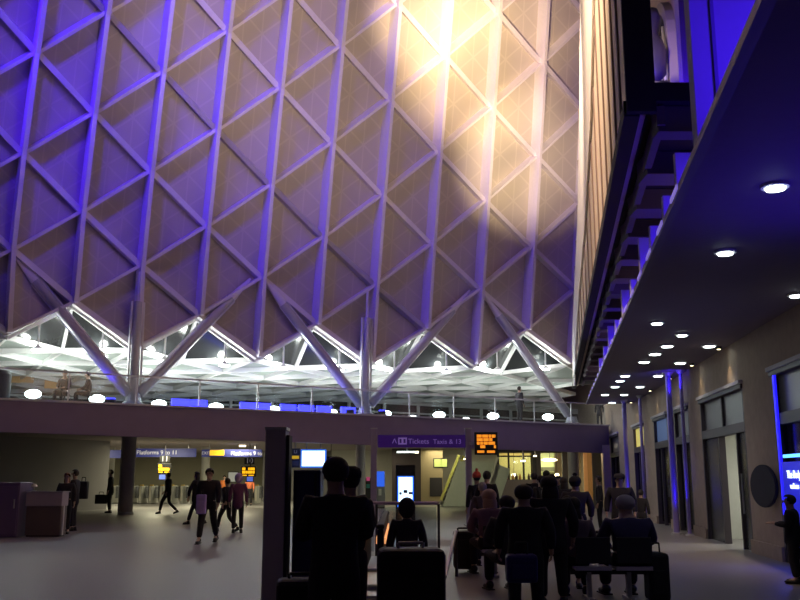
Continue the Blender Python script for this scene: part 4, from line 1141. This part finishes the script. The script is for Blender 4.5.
        me_ = bpy.data.meshes.new('shoe'); mb.b.to_mesh(me_); mb.b.free(); shoes.append(me_)
    zmin = min(v.co.z for m_ in shoes for v in m_.vertices)
    CACHE[key] = (body, trousers, coatm, shoes, J, zmin); return CACHE[key]
def hairmesh(J, style):
    hd = (J['hed']+J['cro'])/2
    b = bmesh.new(); mb = MB(); mb.b.free(); mb.b = b
    mb.ball(hd+Vector((0, -.008, .0)), .108, (.90, 1.04, 1.02), 18)
    kill = [v for v in b.verts if (v.co-hd).y > .045 and (v.co-hd).z < .055]
    if style == 'short': kill += [v for v in b.verts if (v.co-hd).z < -.03 and (v.co-hd).y > -.01 and v not in kill]
    bmesh.ops.delete(b, geom=kill, context='VERTS')
    if style == 'long':
        mb.ball(hd+Vector((0, -.055, -.14)), .10, (.95, .62, 1.75), 14)
    if style == 'bun':
        mb.ball(hd+Vector((0, -.12, .03)), .045, (1, 1, 1), 10)
    return b
def hatmesh(J, style):
    mb = MB(); hd = J['cro']
    if style == 'cap':
        mb.lathe([(.112, -.03), (.115, .02), (.10, .06), (.05, .085)], (hd.x, hd.y-.01, hd.z), 18, (.92, 1.05)); mb.ball((hd.x, hd.y+.11, hd.z-.015), .08, (.95, 1, .12), 12)
    elif style == 'bobble':
        mb.lathe([(.110, -.05), (.118, -.01), (.108, .05), (.06, .10), (.02, .115)], (hd.x, hd.y-.01, hd.z), 18, (.92, 1.05)); mb.ball((hd.x, hd.y-.01, hd.z+.14), .04, (1, 1, 1), 10)
    else:                                     # hood
        mb.ball((hd.x, hd.y-.035, hd.z-.06), .135, (.95, 1.0, 1.15), 18)
        bmesh.ops.delete(mb.b, geom=[v for v in mb.b.verts if v.co.y-hd.y > .06 and v.co.z-hd.z < .03], context='VERTS')
    return mb
def cm(c, rough=.85):
    return mat('cloth_%02d_%02d_%02d' % tuple(int(x*99) for x in c), c, rough, noise=.15, scale=20)
m_skin = mat('skin', (.50, .32, .24), .6)
m_eye = mat('eye_dark', (.02, .02, .02), .3)
m_shoe = mat('shoe_leather', (.02, .018, .018), .5)
m_darkhair = mat('dark_hair', (.03, .022, .018), .7); m_blond = mat('blond_hair', (.45, .30, .22), .7); m_red = mat('auburn_hair', (.22, .09, .04), .7); m_greyhair = mat('grey_hair', (.35, .33, .36), .7)
DK = (.022, .018, .024)
def person(pos, yaw, label, kind='stand', coat='jacket', h=1.76, cc=DK, tc=(.02, .018, .022), hair='short', hm=None, hat=None, hatc=DK, bulk=1.0, group=None):
    """yaw: direction faced, 0 = away from the viewer (+Y), 180 = to the viewer, 90 = left"""
    body, tr, ct, shoes, J, zmin = person_meshes(kind, coat)
    t = thing('person', label, 'person', pos, R(yaw), group)
    s = h/1.755; S = Matrix.Diagonal((s*bulk, s*bulk, s, 1)) @ Matrix.Translation((0, 0, -zmin))
    def add(name, me, m, lab=None):
        me = me.copy(); me.transform(S); me.materials.clear(); me.materials.append(m)
        return link(name, me, t, lab, local=True)
    add('body', body, m_skin); add('trousers', tr, cm(tc)); add('coat' if coat == 'long' else 'jacket', ct, cm(cc)); [add('shoe', q_, m_shoe) for q_ in shoes]
    b = MB(); hd = J['hed']
    for sx in (-1, 1): b.ball(hd+Vector((.032*sx, .082, .02)), .011, (1.2, .7, .8), 8)
    me = bpy.data.meshes.new('eyes'); b.b.to_mesh(me); b.b.free(); add('eyes', me, m_eye); bpy.data.meshes.remove(me)
    hb = hairmesh(J, hair); me = bpy.data.meshes.new('hair'); hb.to_mesh(me); hb.free()
    for p in me.polygons: p.use_smooth = True
    add('hair', me, hm or m_darkhair)
    if hat:
        mb = hatmesh(J, hat); bmesh.ops.recalc_face_normals(mb.b, faces=mb.b.faces); me = bpy.data.meshes.new('hat'); mb.b.to_mesh(me); mb.b.free()
        for p in me.polygons: p.use_smooth = True
        add('hat' if hat != 'hood' else 'hood', me, cm(hatc))
    return t
def bag(p, size, m, name, label, cat='bag', strap=True, rz=0, handle_h=.12):
    t = thing(name, label, cat, p, rz)
    w_, d_, h_ = size
    Mx = Matrix.Translation(Vector(p)) @ Matrix.Rotation(rz, 4, 'Z')
    b = MB(); b.box((0, 0, h_/2), (w_, d_, h_), 0, Mx); b.build('body', m, t, bevel=min(w_, d_, h_)*.18)
    b = MB(); b.box((0, -d_/2-.005, h_*.4), (w_*.7, .02, h_*.5), 0, Mx); b.build('pocket', m, t, bevel=.005)
    if strap:
        b = MB(); q = [Mx @ Vector(v) for v in ((-w_*.2, 0, h_-.01), (-w_*.18, 0, h_+handle_h), (w_*.18, 0, h_+handle_h), (w_*.2, 0, h_-.01))]
        for a, c in zip(q, q[1:]): b.tube(a, c, .012, seg=8)
        b.build('handle', m_black, t)
    return t
def suitcase(p, size, label, rz=0, m=None, tagc=None):
    t = thing('suitcase', label, 'suitcase', p, rz); w_, d_, h_ = size
    Mx = Matrix.Translation(Vector(p)) @ Matrix.Rotation(rz, 4, 'Z')
    m = m or mat('black_case', (.012, .010, .012), .6)
    MB().box((0, 0, h_/2+.04), (w_, d_, h_-.04), 0, Mx).build('shell', m, t, bevel=.05)
    MB().box((0, -d_/2-.008, h_*.52), (w_*.78, .02, h_*.6), 0, Mx).build('front_pocket', m, t, bevel=.008)
    for s in (-1, 1):
        MB().tube(Mx @ Vector((s*w_*.38, d_*.3, .045)), Mx @ Vector((s*w_*.38+.03, d_*.3, .045)), .045).build('wheel', m_rubber, t)
        MB().tube(Mx @ Vector((s*w_*.38, -d_*.3, .045)), Mx @ Vector((s*w_*.38+.03, -d_*.3, .045)), .045).build('wheel', m_rubber, t)
    b = MB(); 
    for a, c in (((-.1, 0, h_), (-.1, 0, h_+.06)), ((-.1, 0, h_+.06), (.1, 0, h_+.06)), ((.1, 0, h_+.06), (.1, 0, h_))): b.tube(Mx @ Vector(a), Mx @ Vector(c), .014, seg=8)
    b.build('handle', tagc or m_black, t)
    return t
def gp(px, py, z=0): return atz(px, py, z)

# left group
person(gp(72, 531), 90, 'person in dark coat standing at the desk, leaning on its right end', 'hold', 'long', 1.86)
person(dk+Vector((.12, 1.35, 0)), 190, 'auburn haired person behind the information desk', 'stand', 'jacket', 1.75, hair='long', hm=m_red)
bag(gp(80.5, 530)+Vector((0, 0, .95)), (.30, .2, .55), mat('bag_black', (.02, .02, .022), .7), 'shoulder_bag', 'dark shoulder bag carried by the person at the desk')
person(gp(109, 513), 100, 'man in dark coat with a briefcase left of the grey pillar', 'stand', 'long', 1.98)
bag(gp(101, 513)+Vector((0, -.1, .42)), (.55, .16, .42), MATS['bag_black'], 'briefcase', 'black briefcase held by the man left of the grey pillar')
person(gp(167, 514), 80, 'dark clad man striding left past the ticket gates', 'walk', 'long', 1.85)
person(gp(195, 525), 75, 'woman in black walking left just behind the man with a lilac bag', 'walk2', 'long', 1.82, hair='long')
person(gp(207, 543), 178, 'man in dark jacket walking toward the viewer with a lilac bag', 'walk2', 'jacket', 1.84, bulk=1.12)
p = gp(204, 543); bag(p+Vector((-.04, -.32, .72)), (.24, .16, .48), mat('lilac_bag', (.45, .33, .75), .6, noise=.3), 'carrier_bag', 'pale lilac bag carried in front of the walking man')
person(gp(226, 532), 60, 'shorter dark figure at the left side of the woman in purple', 'walk', 'jacket', 1.60)
person(gp(237, 533), 10, 'woman in purple coat with a pale lilac hood, seen from behind', 'stand', 'long', 1.72, cc=(.16, .05, .12), hat='hood', hatc=(.50, .38, .62))
person(ground(223.5, 56), 180, 'gate staff in orange high visibility vest, left of the woman in purple', 'stand', 'jacket', 1.76, cc=(.85, .24, .06))
person(ground(249, 55), 180, 'gate staff in orange high visibility vest, right of the woman in purple', 'stand', 'jacket', 1.74, cc=(.80, .20, .08))

# near man and companions
person(ground(333, 7.3), 12, 'large man in dark jacket in the foreground, seen from behind', 'hold', 'long', 1.76, bulk=1.12, tc=(.035, .027, .03))
person(ground(349, 8.6), 30, 'person in dark cap standing just beyond the large foreground man', 'hold', 'jacket', 1.69, hat='cap')
suitcase(ground(299, 8.2), (.42, .3, .72), 'dark suitcase on the floor left of the large foreground man', R(8))
suitcase(ground(352, 7.0)+Vector((0, .9, 0)), (.40, .28, .50), 'small dark suitcase right of the large foreground man', R(-6))
suitcase(ground(411, 7.6), (.54, .36, 1.02), 'large black suitcase in the foreground with pale handle', R(4), tagc=mat('pale_handle', (.5, .48, .52), .4))
person(ground(407, 10.6), 5, 'small hooded figure behind the large black suitcase', 'stand', 'long', 1.36, hat='hood', cc=(.05, .04, .05), hatc=(.05, .04, .05))
suitcase(ground(464, 16.2), (.36, .3, .68), 'upright dark suitcase left of the seated blond woman', 0)
# fallen/tilted rail end post left of it
t = thing('handrail_post', 'slanting pale handrail end beside the upright dark suitcase', 'railing', ground(449, 14))
MB().tube(at(456, 531, 15.5), at(445, 577, 13.4), .03).build('bar', m_steel, t); MB().tube(at(445, 577, 13.4), at(441.5, 578.5, 13.35), .03).build('hook', m_steel, t)
MB().tube(at(456, 531, 15.5), (at(456, 531, 15.5).x, 15.5, 0), .025).build('stand', m_dark, t)

# bench
def bench(px0, px1, Y, nseat, label):
    xa, xb = ground(px0, Y).x, ground(px1, Y).x
    t = thing('bench', label, 'bench', ((xa+xb)/2, Y, 0))
    w_ = (xb-xa)/nseat
    MB().box(((xa+xb)/2, Y, .36), (xb-xa, .07, .06)).build('beam', m_dark, t)
    for k in range(nseat):
        x_ = xa+w_*(k+.5)
        st = MB().box((x_, Y, .42), (w_-.06, .46, .035)).build('seat', mat('seat_metal', (.42, .38, .46), .35, .4), t, bevel=.01)
        MB().box((x_, Y-.235, .425), (w_-.06, .03, .05)).build('seat_edge', mat('seat_edge_metal', (.75, .68, .8), .3, .3), st)
        MB().box((x_, Y-.25, .66), (w_-.08, .03, .34), 0).build('backrest', m_dark, t, bevel=.01)
    for x_ in (xa+.25, xb-.3):
        MB().box((x_, Y, .19), (.06, .08, .34)).build('leg', m_steel, t); MB().box((x_, Y, .02), (.08, .5, .04)).build('foot', m_steel, t)
    return t
BY = 12.6
bench(571, 652, BY, 2, 'metal bench with dark backrests in front of the standing crowd')
bench(480, 560, 15.5, 3, 'second metal bench mostly hidden behind seated people')
person(ground(632, BY-.02), 2, 'large seated person in dark blue violet jacket on the bench\'s right seat', 'sit', 'jacket', 1.80, cc=(.045, .035, .12), bulk=1.38, hm=m_greyhair)
person(ground(578, BY+.05), -8, 'seated person in pale mauve coat on the bench\'s left end', 'sit', 'jacket', 1.76, cc=(.16, .11, .14), hair='long', bulk=1.0)
bag(ground(658, BY-.05), (.28, .35, .62), MATS['bag_black'], 'holdall', 'dark holdall standing against the right end of the bench')
person(ground(492, 15.5), 8, 'blond woman seated with lilac coat, seen from behind', 'sit', 'long', 1.86, cc=(.15, .09, .17), hair='long', hm=m_blond, bulk=1.25)
person(ground(484, 17.4), 12, 'grey haired person just behind the seated blond woman', 'stand', 'jacket', 1.52, cc=(.10, .08, .10), hair='short', hm=m_greyhair)
person(ground(478, 22.5), 20, 'person in red hat at the left of the crowd', 'stand', 'jacket', 1.72, hat='bobble', hatc=(.75, .10, .07))
person(ground(488, 21.5), -20, 'dark figure right of the person in the red hat', 'stand', 'jacket', 1.76, hair='bun')
person(ground(527, 10.8), -6, 'broad dark figure in the foreground, left of the two at the bench', 'stand', 'long', 1.52, bulk=1.35)
person(ground(553, 12.0), 6, 'broad dark figure in the foreground beside the bench\'s left end', 'stand', 'long', 1.62, bulk=1.3, hair='long')
bag(ground(523, 10.25)+Vector((0, 0, .48)), (.34, .18, .30), mat('blue_bag', (.02, .012, .16), .5), 'tote_bag', 'deep blue bag held by the broad foreground figure')
person(ground(511, 13.2), 10, 'dark seated figure between the blond woman and the broad figure', 'sit', 'jacket', 1.78, cc=(.05, .04, .05), bulk=1.2)
far = [(536, 26, 1.74, 0, 'short', None), (543, 23, 1.66, 30, 'short', None), (548, 28, 1.82, -20, 'bun', None), (554, 24, 1.70, 10, 'long', None), (560, 27, 1.66, 160, 'short', None), (566, 22, 1.62, 0, 'long', None)]
fl = ['first figure from the left in the tight standing group before the cafe', 'second figure of the tight standing group, slightly shorter', 'tall figure at the middle of the tight standing group', 'long haired figure right of the tall one in the tight group', 'figure facing the viewer in the tight group before the bright window', 'rightmost long haired figure of the tight standing group']
for (px, Y, h, yw, hr, ht), lb in zip(far, fl):
    person(ground(px, Y), yw, lb, 'stand', 'jacket', h, hair=hr, hat=ht, bulk=1.1, group='standing group before the cafe')
person(ground(578, 18.5), 0, 'person in bobble hat standing beyond the bench\'s left seat', 'stand', 'jacket', 1.60, hat='bobble', bulk=1.3, cc=(.04, .03, .04))
person(ground(570, 14.4), 170, 'person in pale pinkish top seated low beside the bobble hat', 'sit', 'jacket', 1.75, cc=(.32, .20, .22), hair='long')
person(ground(601, 27.5), 75, 'slim man standing alone right of the white column', 'stand', 'jacket', 1.66, cc=(.05, .045, .05))
person(ground(623, 20), 165, 'man in flat cap standing behind the seated violet jacket', 'stand', 'long', 1.68, hat='cap', bulk=1.2)
person(ground(643, 24), -30, 'small dark figure right of the man in the flat cap', 'stand', 'jacket', 1.30)
person(ground(797, 14.5), 60, 'dark figure holding something at the right picture edge', 'hold', 'long', 1.34, bulk=1.25)
# mezzanine people
p = edge_px(520, 424, .75); p.z = MZ
person(p, -60, 'lone person in dark coat standing on the mezzanine at right', 'stand', 'long', 1.80)
p = edge_px(613, 424, 1.0); p = ground(600, 47.3, MZ)
person(p, 150, 'dark person standing at the mezzanine\'s far right end', 'stand', 'long', 1.45)
for px, lb in ((64, 'left one of two people seated on the left mezzanine'), (88, 'right one of two people seated on the left mezzanine')):
    p = edge_px(px, 402, 1.6); p.z = MZ
    t = thing('stool', 'low stool under the '+('left' if px == 64 else 'right')+' seated person on the mezzanine', 'stool', p)
    MB().lathe([(.17, .40), (.18, .42), (.18, .45)], p).build('seat', m_dark, t); MB().lathe([(.16, 0), (.16, .03), (.03, .04), (.03, .41)], p).build('pedestal', m_dark, t)
    person(p, 170 if px == 64 else 100, lb, 'sit', 'jacket', 1.75)
p = edge_px(-2, 400, .9); p.z = MZ
t = thing('litter_bin', 'tall dark rounded bin on the mezzanine at the left picture edge', 'bin', p)
MB().lathe([(.36, .02), (.38, .3), (.38, .95), (.30, 1.08), (.12, 1.12)], p, 24).build('body', m_dark, t, smooth=False); MB().lathe([(.3, 0), (.3, .03)], p).build('base', m_steel, t)
